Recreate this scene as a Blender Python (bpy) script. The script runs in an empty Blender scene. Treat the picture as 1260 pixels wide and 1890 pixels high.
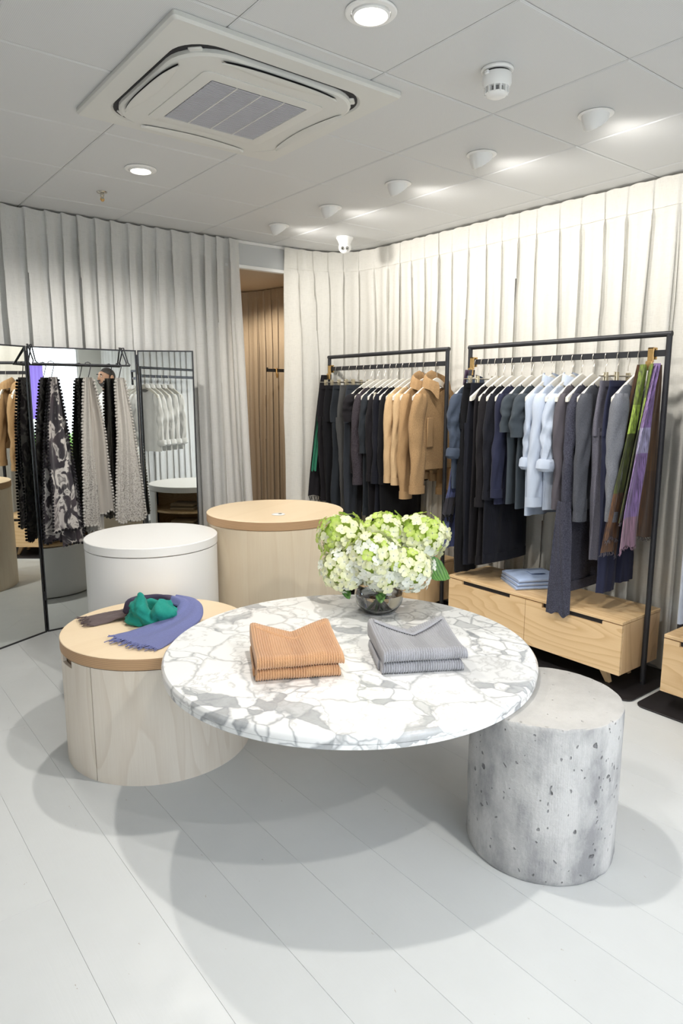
import bpy, bmesh, math, random
from mathutils import Vector, Matrix
random.seed(7)
PI = math.pi
scn = bpy.context.scene
C = scn.collection
# ---------------------------------------------------------------- camera
CH, ZC = 1.56, 2.705                       # eye height, ceiling height
cd = bpy.data.cameras.new('camera'); cam = bpy.data.objects.new('camera', cd); C.objects.link(cam)
cd.sensor_fit = 'VERTICAL'; cd.sensor_height = 36.0; cd.lens = 36.0*1260.8/1890
cam.location = (0, 0, CH); cam.rotation_euler = (PI/2-0.17053, 0, -0.6648)
cd.clip_start = 0.02
scn.camera = cam
# ---------------------------------------------------------------- world and exposure
scn.view_settings.view_transform = 'Standard'; scn.view_settings.look = 'None'
scn.view_settings.gamma = 1; scn.view_settings.use_curve_mapping = False
EXPO = 0.0
scn.view_settings.exposure = EXPO
W = bpy.data.worlds.new('world'); scn.world = W; W.use_nodes = True
bg = W.node_tree.nodes['Background']; bg.inputs[0].default_value = (0.88, 0.94, 1.0, 1); bg.inputs[1].default_value = 5.4
P_DOWN, P_WASH, P_BACK, P_CUB = 94, 29, 84, 34
L_WARM = (1.0, 0.955, 0.885)
scn.cycles.max_bounces = 7; scn.cycles.diffuse_bounces = 4; scn.cycles.transmission_bounces = 7
scn.cycles.caustics_refractive = False; scn.cycles.caustics_reflective = False
# ---------------------------------------------------------------- helpers: meshes
class MB:
    def __init__(s): s.v = []; s.f = []; s.mi = []
    def add(s, v, f, m=0, M=None):
        o = len(s.v)
        s.v += [tuple(M @ Vector(p)) for p in v] if M is not None else [tuple(p) for p in v]
        s.f += [[i+o for i in q] for q in f]; s.mi += [m]*len(f); return s
    def box(s, a, b, bev=0, m=0, M=None, seg=1):
        if bev <= 0:
            x0, y0, z0 = a; x1, y1, z1 = b
            v = [(x0,y0,z0),(x1,y0,z0),(x1,y1,z0),(x0,y1,z0),(x0,y0,z1),(x1,y0,z1),(x1,y1,z1),(x0,y1,z1)]
            f = [(0,3,2,1),(4,5,6,7),(0,1,5,4),(1,2,6,5),(2,3,7,6),(3,0,4,7)]
            return s.add(v, f, m, M)
        bm = bmesh.new(); bmesh.ops.create_cube(bm, size=1)
        for q in bm.verts:
            q.co = Vector([(a[i]+b[i])/2 + q.co[i]*(b[i]-a[i]) for i in range(3)])
        bmesh.ops.bevel(bm, geom=list(bm.edges), offset=bev, segments=seg, profile=.5, affect='EDGES')
        bm.verts.index_update()
        s.add([q.co[:] for q in bm.verts], [[q.index for q in f.verts] for f in bm.faces], m, M); bm.free(); return s
    def loft(s, rings, cap=(True, True), m=0, M=None, closed=True):
        n = len(rings[0]); v = [p for r in rings for p in r]; f = []
        for i in range(len(rings)-1):
            for j in range(n if closed else n-1):
                k = (j+1) % n
                f.append((i*n+j, i*n+k, (i+1)*n+k, (i+1)*n+j))
        if closed and cap[0]: f.append(tuple(range(n-1, -1, -1)))
        if closed and cap[1]: f.append(tuple((len(rings)-1)*n+j for j in range(n)))
        return s.add(v, f, m, M)
    def tube(s, path, r, n=8, m=0, M=None, loop=False):
        path = [Vector(p) for p in path]; rings = []; k = len(path); up = None
        for i, p in enumerate(path):
            a = path[(i-1) % k] if (loop or i > 0) else p; b = path[(i+1) % k] if (loop or i < k-1) else p
            t = (b-a).normalized()
            if up is None:
                up = Vector((0,0,1)) if abs(t.z) < .9 else Vector((1,0,0))
            x = (up - t*up.dot(t)); x.normalize(); up = x; y = t.cross(x)
            rr = r[i] if isinstance(r, (list, tuple)) else r
            rings.append([p + (x*math.cos(2*PI*j/n) + y*math.sin(2*PI*j/n))*rr for j in range(n)])
        if loop: rings.append(rings[0])
        return s.loft(rings, (not loop, not loop), m, M)
    def lathe(s, prof, n=48, a0=0, a1=2*PI, m=0, M=None):
        full = abs(a1-a0-2*PI) < 1e-6; k = n if full else n+1; v = []; f = []
        for i in range(k):
            a = a0+(a1-a0)*i/n
            v += [(r*math.cos(a), r*math.sin(a), z) for r, z in prof]
        q = len(prof)
        for i in range(n):
            j = (i+1) % k
            for t in range(q-1): f.append((i*q+t, j*q+t, j*q+t+1, i*q+t+1))
        return s.add(v, f, m, M)
    def grid(s, P, m=0, M=None):
        r, c = len(P), len(P[0])
        return s.add([p for row in P for p in row], [(i*c+j, i*c+j+1, (i+1)*c+j+1, (i+1)*c+j) for i in range(r-1) for j in range(c-1)], m, M)
    def mesh(s, name, mats, smooth=True, ang=40):
        me = bpy.data.meshes.new(name); me.from_pydata(s.v, [], s.f)
        for mt in (mats if isinstance(mats, (list, tuple)) else [mats]): me.materials.append(mt)
        if any(s.mi): me.polygons.foreach_set('material_index', s.mi)
        if smooth:
            me.polygons.foreach_set('use_smooth', [True]*len(s.f)); me.update()
            me.set_sharp_from_angle(angle=math.radians(ang))
        me.update(); return me
def link(name, data, parent=None, loc=None, rz=None):
    o = bpy.data.objects.new(name, data); C.objects.link(o)
    if parent is not None: o.parent = parent
    if loc is not None: o.location = loc
    if rz is not None: o.rotation_euler = (0, 0, rz)
    return o
def part(name, mb, mt, parent, smooth=True, loc=None, label=None, ang=40):
    o = link(name, mb.mesh(name, mt, smooth, ang), parent, loc)
    if label: o['label'] = label
    return o
def tag(o, label, cat, group=None):
    o['label'] = label; o['category'] = cat
    if group: o['group'] = group
    return o
def thing(name, label, cat, loc=(0,0,0), rz=0, group=None):
    return tag(link(name, None, None, loc, rz), label, cat, group)
def struct(o): o['kind'] = 'structure'; return o
def T(x, y, z): return Matrix.Translation((x, y, z))
def RZ(a): return Matrix.Rotation(a, 4, 'Z')
def RX(a): return Matrix.Rotation(a, 4, 'X')
def RY(a): return Matrix.Rotation(a, 4, 'Y')
def lerp(a, b, t): return a+(b-a)*t
def interp(tab, t):
    for (a, va), (b, vb) in zip(tab, tab[1:]):
        if t <= b: return lerp(va, vb, max(0, (t-a)/(b-a) if b > a else 0))
    return tab[-1][1]
def hsh(i): return (math.sin(i*127.1+311.7)*43758.5453) % 1.0
def n1(x, seed=0):
    i = math.floor(x); f = x-i; f = f*f*(3-2*f)
    return lerp(hsh(i+seed*17.3), hsh(i+1+seed*17.3), f)*2-1
# ---------------------------------------------------------------- helpers: materials
class NT:
    def __init__(s, name):
        s.m = bpy.data.materials.new(name); s.m.use_nodes = True; s.t = s.m.node_tree
        s.b = s.t.nodes['Principled BSDF']; s.out = s.t.nodes['Material Output']
    def n(s, typ, **kw):
        nd = s.t.nodes.new(typ)
        for k, v in kw.items():
            if k.startswith('i_'):
                key = k[2:]; key = int(key) if key.isdigit() else key
                s.put(nd.inputs[key], v)
            else: setattr(nd, k, v)
        return nd
    def put(s, sock, v):
        if isinstance(v, bpy.types.NodeSocket): s.t.links.new(v, sock)
        else: sock.default_value = v
    def set(s, **kw):
        for k, v in kw.items(): s.put(s.b.inputs[k.replace('_', ' ')], v)
        return s
    def co(s, scale=(1,1,1), kind='Object', rot=(0,0,0)):
        c = s.n('ShaderNodeTexCoord'); mp = s.n('ShaderNodeMapping'); s.t.links.new(c.outputs[kind], mp.inputs[0])
        mp.inputs['Scale'].default_value = scale; mp.inputs['Rotation'].default_value = rot; return mp.outputs[0]
    def noise(s, vec, scale, detail=2, rough=.5, dist=0):
        return s.n('ShaderNodeTexNoise', i_Vector=vec, i_Scale=scale, i_Detail=detail, i_Roughness=rough, i_Distortion=dist).outputs[0]
    def math(s, op, a, b=0.0, c=0.0, clamp=False):
        nd = s.n('ShaderNodeMath', operation=op); nd.use_clamp = clamp
        s.put(nd.inputs[0], a); s.put(nd.inputs[1], b); s.put(nd.inputs[2], c); return nd.outputs[0]
    def mix(s, f, a, b, bt='MIX'):
        nd = s.n('ShaderNodeMix', data_type='RGBA', blend_type=bt)
        s.put(nd.inputs[0], f)
        for q, k in ((a, 6), (b, 7)): s.put(nd.inputs[k], q if isinstance(q, bpy.types.NodeSocket) else (*q[:3], 1))
        return nd.outputs[2]
    def ramp(s, f, stops):
        nd = s.n('ShaderNodeValToRGB'); s.put(nd.inputs[0], f); e = nd.color_ramp.elements
        while len(e) < len(stops): e.new(.5)
        for q, (p, c) in zip(e, stops): q.position = p; q.color = (*c, 1) if not isinstance(c, (int, float)) else (c, c, c, 1)
        return nd.outputs[0]
    def bump(s, h, strength=.3, dist=.002):
        nd = s.n('ShaderNodeBump', i_Height=h, i_Strength=strength, i_Distance=dist)
        s.t.links.new(nd.outputs[0], s.b.inputs['Normal']); return s
def plain(name, col, rough=.5, metal=0, var=0, vs=8, bump=0, bs=200, **kw):
    t = NT(name); c = (*col, 1)
    if var:
        f = t.noise(t.co(), vs, 3); c = t.mix(f, tuple(q*(1-var) for q in col), tuple(min(1, q*(1+var)) for q in col))
    t.set(Base_Color=c, Roughness=rough, Metallic=metal, **kw)
    if bump: t.bump(t.noise(t.co(), bs, 2), bump, .001)
    return t.m
def cloth(name, col, kind='woven', var=.18, sheen=.04, col2=None):
    t = NT(name); o = t.co()
    big = t.noise(o, 9, 3); c2 = col2 or tuple(q*.62 for q in col)
    c = t.mix(t.math('MULTIPLY', big, 1.0), tuple(q*(1-var) for q in col), tuple(min(1, q*(1+var)) for q in col))
    if kind == 'knit':
        w = t.n('ShaderNodeTexWave', i_Vector=t.co((1, 1, .15)), i_Scale=70.0, i_Distortion=1.5).outputs[1]
        h = t.math('ADD', w, t.noise(o, 420, 1)); st, d = .5, .0016
        c = t.mix(t.noise(o, 300, 2), c, c2)
    elif kind == 'fuzzy':
        h = t.noise(o, 130, 4, .75); st, d = 1.0, .005
        c = t.mix(t.ramp(t.noise(o, 210, 3, .7), [(.4, 0), (.65, 1)]), c, tuple(min(1, q*1.8+.02) for q in col))
    elif kind == 'melange':
        h = t.noise(o, 350, 2); st, d = .5, .002
        c = t.mix(t.ramp(t.noise(o, 260, 3, .8), [(.35, 0), (.6, 1)]), c, c2)
    else:
        h = t.noise(t.co((1, 1, .25)), 520, 2); st, d = .3, .0008
        c = t.mix(t.noise(t.co((1, 1, .08)), 300, 2), c, tuple(q*.86 for q in col))
    t.set(Base_Color=c, Roughness=.92); t.b.inputs['Sheen Weight'].default_value = sheen; t.b.inputs['Sheen Roughness'].default_value = .5
    t.b.inputs['Specular IOR Level'].default_value = .15
    t.bump(h, st, d); return t.m
def wood(name, light, dark, axis=2, scale=1.0, bands=10, rough=.45, mixf=.5, stripes=None):
    t = NT(name)
    st = [1.0, 1.0, 1.0]; st[axis] = .16
    v = t.co(tuple(q*scale for q in st))
    f = t.noise(v, 3.2, 2, .45, .3)
    b = t.math('FRACT', t.math('MULTIPLY', f, bands))
    b = t.ramp(b, [(0, 0), (.55, .25), (.93, 1), (1, 0)])
    fs = [60.0, 60.0, 60.0]; fs[axis] = 2.5
    fine = t.noise(t.co(tuple(fs)), 3, 3, .6)
    c = t.mix(t.math('MULTIPLY', b, mixf), light, dark)
    c = t.mix(t.math('MULTIPLY', fine, .35), c, dark)
    t.set(Base_Color=c, Roughness=rough); t.bump(fine, .12, .0006); return t.m
def ply_edge(name, light, dark, per=.0075):
    t = NT(name); z = t.n('ShaderNodeSeparateXYZ', i_0=t.co()).outputs[2]
    s = t.math('FRACT', t.math('DIVIDE', z, per)); s = t.ramp(s, [(0, 0), (.42, 0), (.5, 1), (.92, 1), (1, 0)])
    g = t.noise(t.co((5, 5, 300)), 3, 3)
    c = t.mix(t.math('MULTIPLY', s, .55), light, dark); c = t.mix(t.math('MULTIPLY', g, .5), c, dark)
    t.set(Base_Color=c, Roughness=.55); return t.m
M_white = plain('white_lacquer', (.80, .80, .79), .35, bump=.05, bs=60)
M_plastic = plain('white_plastic', (.87, .87, .86), .4)
M_plastic2 = plain('offwhite_plastic', (.70, .70, .67), .45)
M_black = plain('black_metal', (.028, .029, .034), .42, .3, var=.2, vs=20)
M_blackpl = plain('black_steel_plate', (.018, .016, .018), .5, .2, var=.4, vs=14, bump=.15, bs=90)
M_dark = plain('dark_void', (.02, .02, .024), .7)
M_brass = plain('brushed_brass', (.62, .40, .16), .32, .9, var=.2, vs=60)
M_steel = plain('hook_steel', (.58, .54, .48), .28, .95)
M_clip = plain('brushed_clip_steel', (.62, .56, .42), .3, .9)
M_chrome = plain('chrome', (.6, .57, .5), .2, 1)
M_hang = plain('pale_hanger_wood', (.72, .69, .62), .4, var=.06, vs=30)
M_emit = NT('lamp_glow'); M_emit.set(Base_Color=(1, 1, 1, 1)); M_emit.b.inputs['Emission Color'].default_value = (1, .95, .86, 1); M_emit.b.inputs['Emission Strength'].default_value = 14; M_emit = M_emit.m; M_emit.cycles.emission_sampling = 'NONE'
M_maple = wood('maple_ply', (.78, .57, .33), (.52, .31, .13), axis=1, bands=16, mixf=.55, scale=1.5)
M_maple_end = wood('maple_ply_end', (.72, .51, .29), (.48, .29, .13), axis=2, bands=9, mixf=.45, scale=1.6)
M_birch = wood('white_oiled_birch', (.80, .74, .65), (.54, .44, .33), axis=2, bands=11, mixf=.30, scale=1.3)
M_birch2 = wood('clear_birch', (.80, .70, .54), (.62, .47, .31), axis=2, bands=8, mixf=.22, scale=1.0)
M_lid = wood('birch_lid', (.82, .67, .47), (.68, .50, .31), axis=0, bands=6, mixf=.2, scale=.8)
M_edge = ply_edge('plywood_edge', (.62, .40, .22), (.33, .19, .10))
# ---------------------------------------------------------------- structure: floor
XL, XR, YF, YB = -0.55, 3.80, -1.60, 4.80
t = NT('painted_boards'); o = t.co()
g = t.noise(t.co((30, .9, 30)), 3, 4, .6); rnd = t.n('ShaderNodeObjectInfo').outputs['Random']
c = t.mix(rnd, (.605, .625, .63), (.625, .645, .648))
sp = t.ramp(t.noise(t.co((1, .55, 1)), 46, 3, .75), [(.705, 0), (.73, 1)])
c = t.mix(t.math('MULTIPLY', sp, .75), c, (.30, .24, .19))
c = t.mix(t.ramp(t.noise(o, 3.2, 4, .6), [(.35, 0), (.75, .35)]), c, (.53, .55, .555))
t.set(Base_Color=c, Roughness=t.ramp(t.noise(o, 7, 3), [(.3, .34), (.7, .5)])); t.bump(t.math('ADD', g, t.math('MULTIPLY', t.noise(o, 40, 3), .6)), .22, .0012)
M_floor = t.m
M_gap = plain('floor_joint', (.54, .55, .555), .8)
floor = struct(part('floor', MB().box((XL-.1, YF-.1, -.06), (XR+.1, 6.2, -.006)), M_gap, None, False))
PW = .235; k0 = -6
for k in range(k0, 15):
    x0 = .70+PW*k+.0003; x1 = x0+PW-.0006; y = YF-.1-4.2*hsh(k+3)
    if x1 < XL-.1 or x0 > XR+.1: continue
    while y < 6.1:
        y1 = y+4.2
        a, b = max(y, YF-.1), min(y1, 6.15)
        if b-a > .02:
            m_ = MB().box((0, 0, -.006), (x1-x0, b-a-.0004, 0), .0004)
            part('floor_plank', m_, M_floor, floor, False, (x0, a, 0))
        y = y1
# ---------------------------------------------------------------- ceiling tiles on the 0.6 m grid
GX, GY = 1.1926, .834
t = NT('perforated_tile'); v = t.co((1, 1, 1))
vo = t.n('ShaderNodeTexVoronoi', i_Vector=t.co((1, 1, 0)), i_Scale=190.0, i_Randomness=0.0).outputs[0]
dots = t.ramp(vo, [(.18, 0), (.34, 1)])
c = t.mix(dots, (.56, .57, .58), (.70, .71, .715))
t.set(Base_Color=c, Roughness=.55); t.bump(dots, .15, .0006); M_tile = t.m
M_cgap = plain('ceiling_joint', (.10, .10, .10), .8)
ceiling = struct(part('ceiling', MB().box((XL-.1, YF-.1, ZC+.012), (XR+.1, YB+.05, ZC+.05)), M_cgap, None, False))
tm = MB()
e, h, bv = .2986, .012, .007
top = [(-e,-e),(e,-e),(e,e),(-e,e)]
tm.loft([[(x, y, h) for x, y in top], [(x, y, .0035) for x, y in top], [(x*(e-bv)/e, y*(e-bv)/e, 0) for x, y in top]], (False, True))
tmesh = tm.mesh('ceiling_tile', M_tile, False)
for i in range(-3, 5):
    for j in range(-5, 7):
        cx, cy = GX+.6*i+.3, GY+.6*j+.3
        q = link('ceiling_tile', tmesh, ceiling, (cx, cy, ZC))
# ---------------------------------------------------------------- walls
M_wall = plain('painted_wall', (.78, .76, .70), .7, bump=.05)
M_grey = plain('grey_header', (.52, .535, .54), .6)
M_trimw = plain('white_trim', (.80, .80, .79), .45)
struct(part('wall_right', MB().box((XR, YF-.1, 0), (XR+.1, 6.2, ZC+.05)), M_wall, None, False))
struct(part('wall_left', MB().box((XL-.1, YF-.1, 0), (XL, 6.2, ZC+.05)), M_wall, None, False))
struct(part('wall_back', MB().box((XL, YB, 0), (2.60, YB+.06, ZC+.02)).box((3.24, YB, 0), (XR, YB+.06, ZC+.02)).box((2.60, YB, 2.53), (3.24, YB+.06, ZC+.02)), M_wall, None, False))
M_tan = plain('tan_cubicle_paint', (.55, .45, .34), .8)
struct(part('wall_cubicle', MB().box((2.30, 6.10, 0), (XR, 6.16, 2.55)).box((2.24, YB+.06, 0), (2.30, 6.16, 2.55)), M_tan, None, False))
struct(part('ceiling_cubicle', MB().box((2.24, YB-.03, 2.515), (XR, 6.16, 2.55)), M_tan, None, False))
struct(part('trim_header', MB().box((2.60, 4.735, 2.525), (3.30, 4.76, ZC-.018)), M_grey, None, False))
struct(part('trim_1', MB().box((2.60, 4.722, ZC-.022), (3.30, 4.77, ZC-.001), .003), M_trimw, None, False))
struct(part('trim_2', MB().box((2.60, 4.722, 2.502), (3.30, 4.77, 2.528), .003), M_trimw, None, False))
# shop front behind the camera: low plinth, side piers, head, glass
WX0, WX1, WZ0, WZ1 = -.30, 3.42, .28, 2.45
struct(part('wall_front', MB().box((XL, YF-.1, 0), (WX0, YF, ZC)).box((WX1, YF-.1, 0), (XR, YF, ZC)).box((WX0, YF-.1, 0), (WX1, YF, WZ0)).box((WX0, YF-.1, WZ1), (WX1, YF, ZC)), M_wall, None, False))
M_glass = NT('window_glass')
tr = M_glass.n('ShaderNodeBsdfTransparent', i_0=(.96, .97, .98, 1)); gl = M_glass.n('ShaderNodeBsdfGlossy', i_Roughness=.02)
mx = M_glass.n('ShaderNodeMixShader', i_0=.06); M_glass.t.links.new(tr.outputs[0], mx.inputs[1]); M_glass.t.links.new(gl.outputs[0], mx.inputs[2]); M_glass.t.links.new(mx.outputs[0], M_glass.out.inputs[0]); M_glass = M_glass.m
w1 = struct(link('window_1', None, None, (0, YF-.05, 0)))
fr = MB()
for x in (WX0, 1.0, 2.25, WX1): fr.box((x-.025, -.03, WZ0), (x+.025, .03, WZ1))
for z in (WZ0, WZ1): fr.box((WX0, -.03, z-.025), (WX1, .03, z+.025))
part('window_frame', fr, M_trimw, w1, False)
for x0, x1 in ((WX0, 1.0), (1.0, 2.25), (2.25, WX1)):
    part('pane', MB().box((x0+.025, -.003, WZ0+.025), (x1-.025, .003, WZ1-.025)), M_glass, w1, False)
# pavement, lawn and purple shop display seen through the glass (only in the mirror)
struct(part('ground_outside', MB().box((-12, -30, -.2), (14, YF-.12, -.05)), plain('paving', (.45, .44, .43), .8, var=.1), None, False))
# ---------------------------------------------------------------- curtains
def linen(name, col, trans=.35, thin=0.0):
    t = NT(name); o = t.co((1, 1, 1))
    wv = t.noise(t.co((1, 1, .06)), 420, 2); wh = t.noise(t.co((.06, .06, 1)), 420, 2)
    f = t.math('ADD', wv, wh); c = t.mix(t.ramp(f, [(.75, 0), (1.25, 1)]), tuple(q*.90 for q in col), col)
    c = t.mix(t.math('MULTIPLY', t.noise(o, 5, 3), .25), c, tuple(q*.88 for q in col))
    t.set(Base_Color=c, Roughness=.95); t.b.inputs['Specular IOR Level'].default_value = .1; t.bump(f, .35, .0009)
    tl = t.n('ShaderNodeBsdfTranslucent', i_0=c)
    mx = t.n('ShaderNodeMixShader', i_0=trans); t.t.links.new(t.b.outputs[0], mx.inputs[1]); t.t.links.new(tl.outputs[0], mx.inputs[2])
    last = mx.outputs[0]
    if thin:
        tp = t.n('ShaderNodeBsdfTransparent'); m2 = t.n('ShaderNodeMixShader', i_0=thin)
        t.t.links.new(last, m2.inputs[1]); t.t.links.new(tp.outputs[0], m2.inputs[2]); last = m2.outputs[0]
    t.t.links.new(last, t.out.inputs[0]); return t.m
def resample(path, step):
    P = [Vector(p) for p in path]; out = []; acc = 0
    # Catmull-Rom then arc-length
    dense = []
    for i in range(len(P)-1):
        p0, p1, p2, p3 = P[max(i-1, 0)], P[i], P[i+1], P[min(i+2, len(P)-1)]
        for k in range(24):
            u = k/24
            dense.append(.5*((2*p1)+(p2-p0)*u+(2*p0-5*p1+4*p2-p3)*u*u+(3*p1-p0-3*p2+p3)*u**3))
    dense.append(P[-1])
    L = [0]
    for a, b in zip(dense, dense[1:]): L.append(L[-1]+(b-a).length)
    n = max(2, int(L[-1]/step)); j = 0
    for i in range(n+1):
        s = L[-1]*i/n
        while j < len(L)-2 and L[j+1] < s: j += 1
        u = (s-L[j])/max(1e-9, L[j+1]-L[j]); out.append((dense[j].lerp(dense[j+1], u), s))
    return out, L[-1]
def curtain(name, label, path, z0, z1, mt, pleat=.11, amp=.032, header=.13, seed=0, flare=None, hm=None, flip=1, hdr=.62):
    pts, L = resample([(x, y, 0) for x, y in path], pleat/12); N = len(pts)
    zs = [z0, z0+.12, z0+.3]+[lerp(z0+.3, z1-header-.25, i/9) for i in range(1, 9)]+[z1-header-.25, z1-header-.12, z1-header-.04, z1-header, z1-header+.012, z1-.05, z1-.012, z1]
    nor = []
    for i in range(N):
        a, b = pts[max(i-1, 0)][0], pts[min(i+1, N-1)][0]; d = (b-a).normalized(); nor.append((Vector((d.y, -d.x, 0)), d))
    def row(z, off=0.0):
        u = (z1-z)/(z1-z0); r = []
        for i, (p, s) in enumerate(pts):
            q = s/pleat; ki = math.floor(q+.12*n1(q*.31+9, seed))
            jit = .32*n1(s/pleat*.43+3, seed+2)+.16*n1(u*2.1+ki*3.3, seed+1)*min(1, u*4)
            ph = 2*PI*(q+jit)
            fr_ = (flip*(q+jit)) % 1.0; kk = .80+.08*n1(math.floor(q+jit)*1.3, seed+4)
            saw = -1+2*fr_/kk if fr_ < kk else 1-2*(fr_-kk)/(1-kk)
            sh = 1.15*saw+.30*math.sin(2*ph+.9)          # leaning fold
            hd = 1 if z < z1-header-.02 else hdr if z < z1-.03 else hdr*.68
            am = amp*(.55+.55*abs(n1(ki*.77+.3, seed+5)))*hd*(.75+.5*u)
            d = am*sh+amp*.5*u*n1(s*2.3+u*1.2, seed+7)
            x = p+nor[i][0]*(d+off)
            x = x+nor[i][1]*(flip*pleat*.21*saw*(.35+.65*min(1, u*6)))
            if flare: x = x+Vector((flare(s/L, u), 0, 0))
            r.append((x.x, x.y, z+ (.006*math.sin(ph) if z >= z1-.001 else 0)))
        return r
    c = thing('curtain', label, 'curtain')
    part('curtain_panel', MB().grid([row(z) for z in zs]), mt, c, True, ang=80)
    hb = [z1-header+.0, z1-header+.03, z1-.05, z1-.014, z1-.002]
    part('heading_band', MB().grid([row(z, .0045) for z in hb]), hm or mt, c, True, ang=80)
    return c
M_linR = linen('cream_linen', (.80, .785, .735), .2)
M_linL = linen('grey_sheer_linen', (.76, .76, .745), .25, .0)
M_linB = linen('tan_linen', (.54, .45, .345), .15)
M_linBW = linen('white_linen', (.85, .85, .85), .2)
curtain('c', 'grey sheer linen curtain with pleated heading behind the folding mirror', [(-.50, 4.725), (.6, 4.72), (1.6, 4.72), (2.2, 4.715), (2.70, 4.69)], .015, ZC-.012, M_linL, .112, .040, .135, 1,
        flare=lambda s, u: .10*u*max(0, (s-.86)/.14), flip=-1)
curtain('c', 'cream linen curtain running round the corner behind the clothes racks', [(3.125, 4.70), (3.30, 4.69), (3.48, 4.65), (3.63, 4.54), (3.70, 4.3), (3.71, 3.8), (3.72, 2.8), (3.735, 1.8), (3.735, .3), (3.735, -1.45)], .015, ZC-.012, M_linR, .140, .026, .15, 4, hdr=.30)
curtain('c', 'tan linen curtain lining the changing cubicle', [(2.40, 5.95), (2.9, 5.98), (3.30, 5.92), (3.46, 5.72), (3.54, 5.3), (3.60, 4.95)], .02, 2.508, M_linB, .10, .016, .09, 9)
curtain('c', 'white linen curtain along the wall left of the mirror', [(-.47, -1.3), (-.47, .5), (-.47, 2.2), (-.47, 4.55)], .02, ZC-.012, M_linBW, .13, .013, .15, 12, hdr=.3)
# ---------------------------------------------------------------- ceiling devices
def spot(name, loc, target, power, angle, blend=.6, size=.03, col=L_WARM, parent=None):
    ld = bpy.data.lights.new(name, 'SPOT'); ld.energy = power; ld.spot_size = math.radians(angle); ld.spot_blend = blend
    ld.shadow_soft_size = size; ld.color = col
    o = bpy.data.objects.new(name, ld); C.objects.link(o); o.location = loc
    d = Vector(target)-Vector(loc); o.rotation_euler = d.to_track_quat('-Z', 'Y').to_euler(); return o
def downlight(x, y, label, power, tilt=0.0):
    L = thing('downlight', label, 'ceiling light', (x, y, ZC), 0, 'round gimbal downlights')
    part('trim_ring', MB().lathe([(.060, -.001), (.078, -.001), (.080, -.004), (.076, -.008), (.062, -.009), (.060, -.004), (.060, .0)], 40), M_plastic, L)
    part('gimbal_can', MB().lathe([(.058, -.002), (.058, -.012), (.052, -.016), (.046, -.010), (.046, -.004)], 40), M_plastic, L)
    part('lamp_lens', MB().lathe([(.0005, -.0135), (.025, -.013), (.046, -.0105)], 32), M_emit, L)
    spot('downlight_lamp', (x, y, ZC-.03), (x, y, 0), power, 158, .5, .035)
downlight(1.489, 1.755, 'round recessed downlight nearest the camera, above the marble table', P_DOWN)
downlight(1.509, 3.60, 'lit round downlight between the air conditioner and the mirror', P_DOWN)
for y, t_ in ((.0, 'above the camera position'), (-1.1, 'by the shop window')):
    downlight(1.50, y, 'round recessed downlight '+t_, P_BACK)
WASH = ['wall-washer spotlight nearest the camera beside the smoke detector', 'second wall-washer spotlight from the camera end of the row', 'middle wall-washer spotlight of the row of five',
        'second wall-washer spotlight from the far curtain corner', 'farthest wall-washer spotlight of the row, by the grey header']
for k, (y, lb) in enumerate(zip((1.765, 2.375, 2.967, 3.585, 4.17), WASH)):
    x = 2.722; L = thing('wall_washer_light', lb, 'ceiling light', (x, y, ZC), 0, 'row of hooded wall-washer spotlights')
    part('trim_ring', MB().lathe([(.050, -.001), (.070, -.001), (.072, -.004), (.066, -.008), (.052, -.008), (.050, -.003)], 40), M_plastic, L)
    # hood: quarter shell open towards the wall (+x)
    rings = []
    for i in range(13):
        a = i/12; ph = lerp(.02, PI*.56, a)            # from the ring over the tip
        rr = []
        for j in range(17):
            b = lerp(-PI*.5, PI*.5, j/16)
            r = .058
            px = -math.cos(b)*r*math.cos(ph*.92); py = math.sin(b)*r*(math.cos(ph*.8)); pz = -math.sin(ph)*.075*(.35+.65*math.cos(b)**1)
            rr.append((px+.0, py, pz))
        rings.append(rr)
    out = [[(p[0], p[1], p[2]) for p in r] for r in rings]
    mb = MB(); 
    # solid hood: dome cut by a slanted plane
    n_, m__ = 28, 12; R_ = .056
    pr = []
    for i in range(m__+1):
        th_ = PI/2*i/m__
        ring = []
        for j in range(n_):
            a = 2*PI*j/n_
            px, py, pz = R_*math.cos(th_)*math.cos(a), R_*math.cos(th_)*math.sin(a), -.088*math.sin(th_)
            # slanted mouth: points on the +x side are lifted to the plane z = -.005-.9*(.056-x)
            lim = -.006-1.05*(R_-px)*.75
            ring.append((px-.004, py, max(pz, lim)))
        pr.append(ring)
    mb.loft(pr, (True, True)); part('hood', mb, M_plastic, L, ang=30)
    mouth = MB(); 
    pts = [(R_*.80*math.cos(2*PI*j/24)*1.0, R_*.74*math.sin(2*PI*j/24)) for j in range(24)]
    mouth.add([(px*.62+.012, py*.66, -.0075-.7875*(R_-(px*.62+.016))) for px, py in pts], [tuple(range(24))])
    part('lamp_lens', mouth, M_emit, L, False)
    spot('washer_lamp', (x+.045, y, ZC-.072), (x+.98, y, 1.80), P_WASH, 146, .9, .04)
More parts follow.
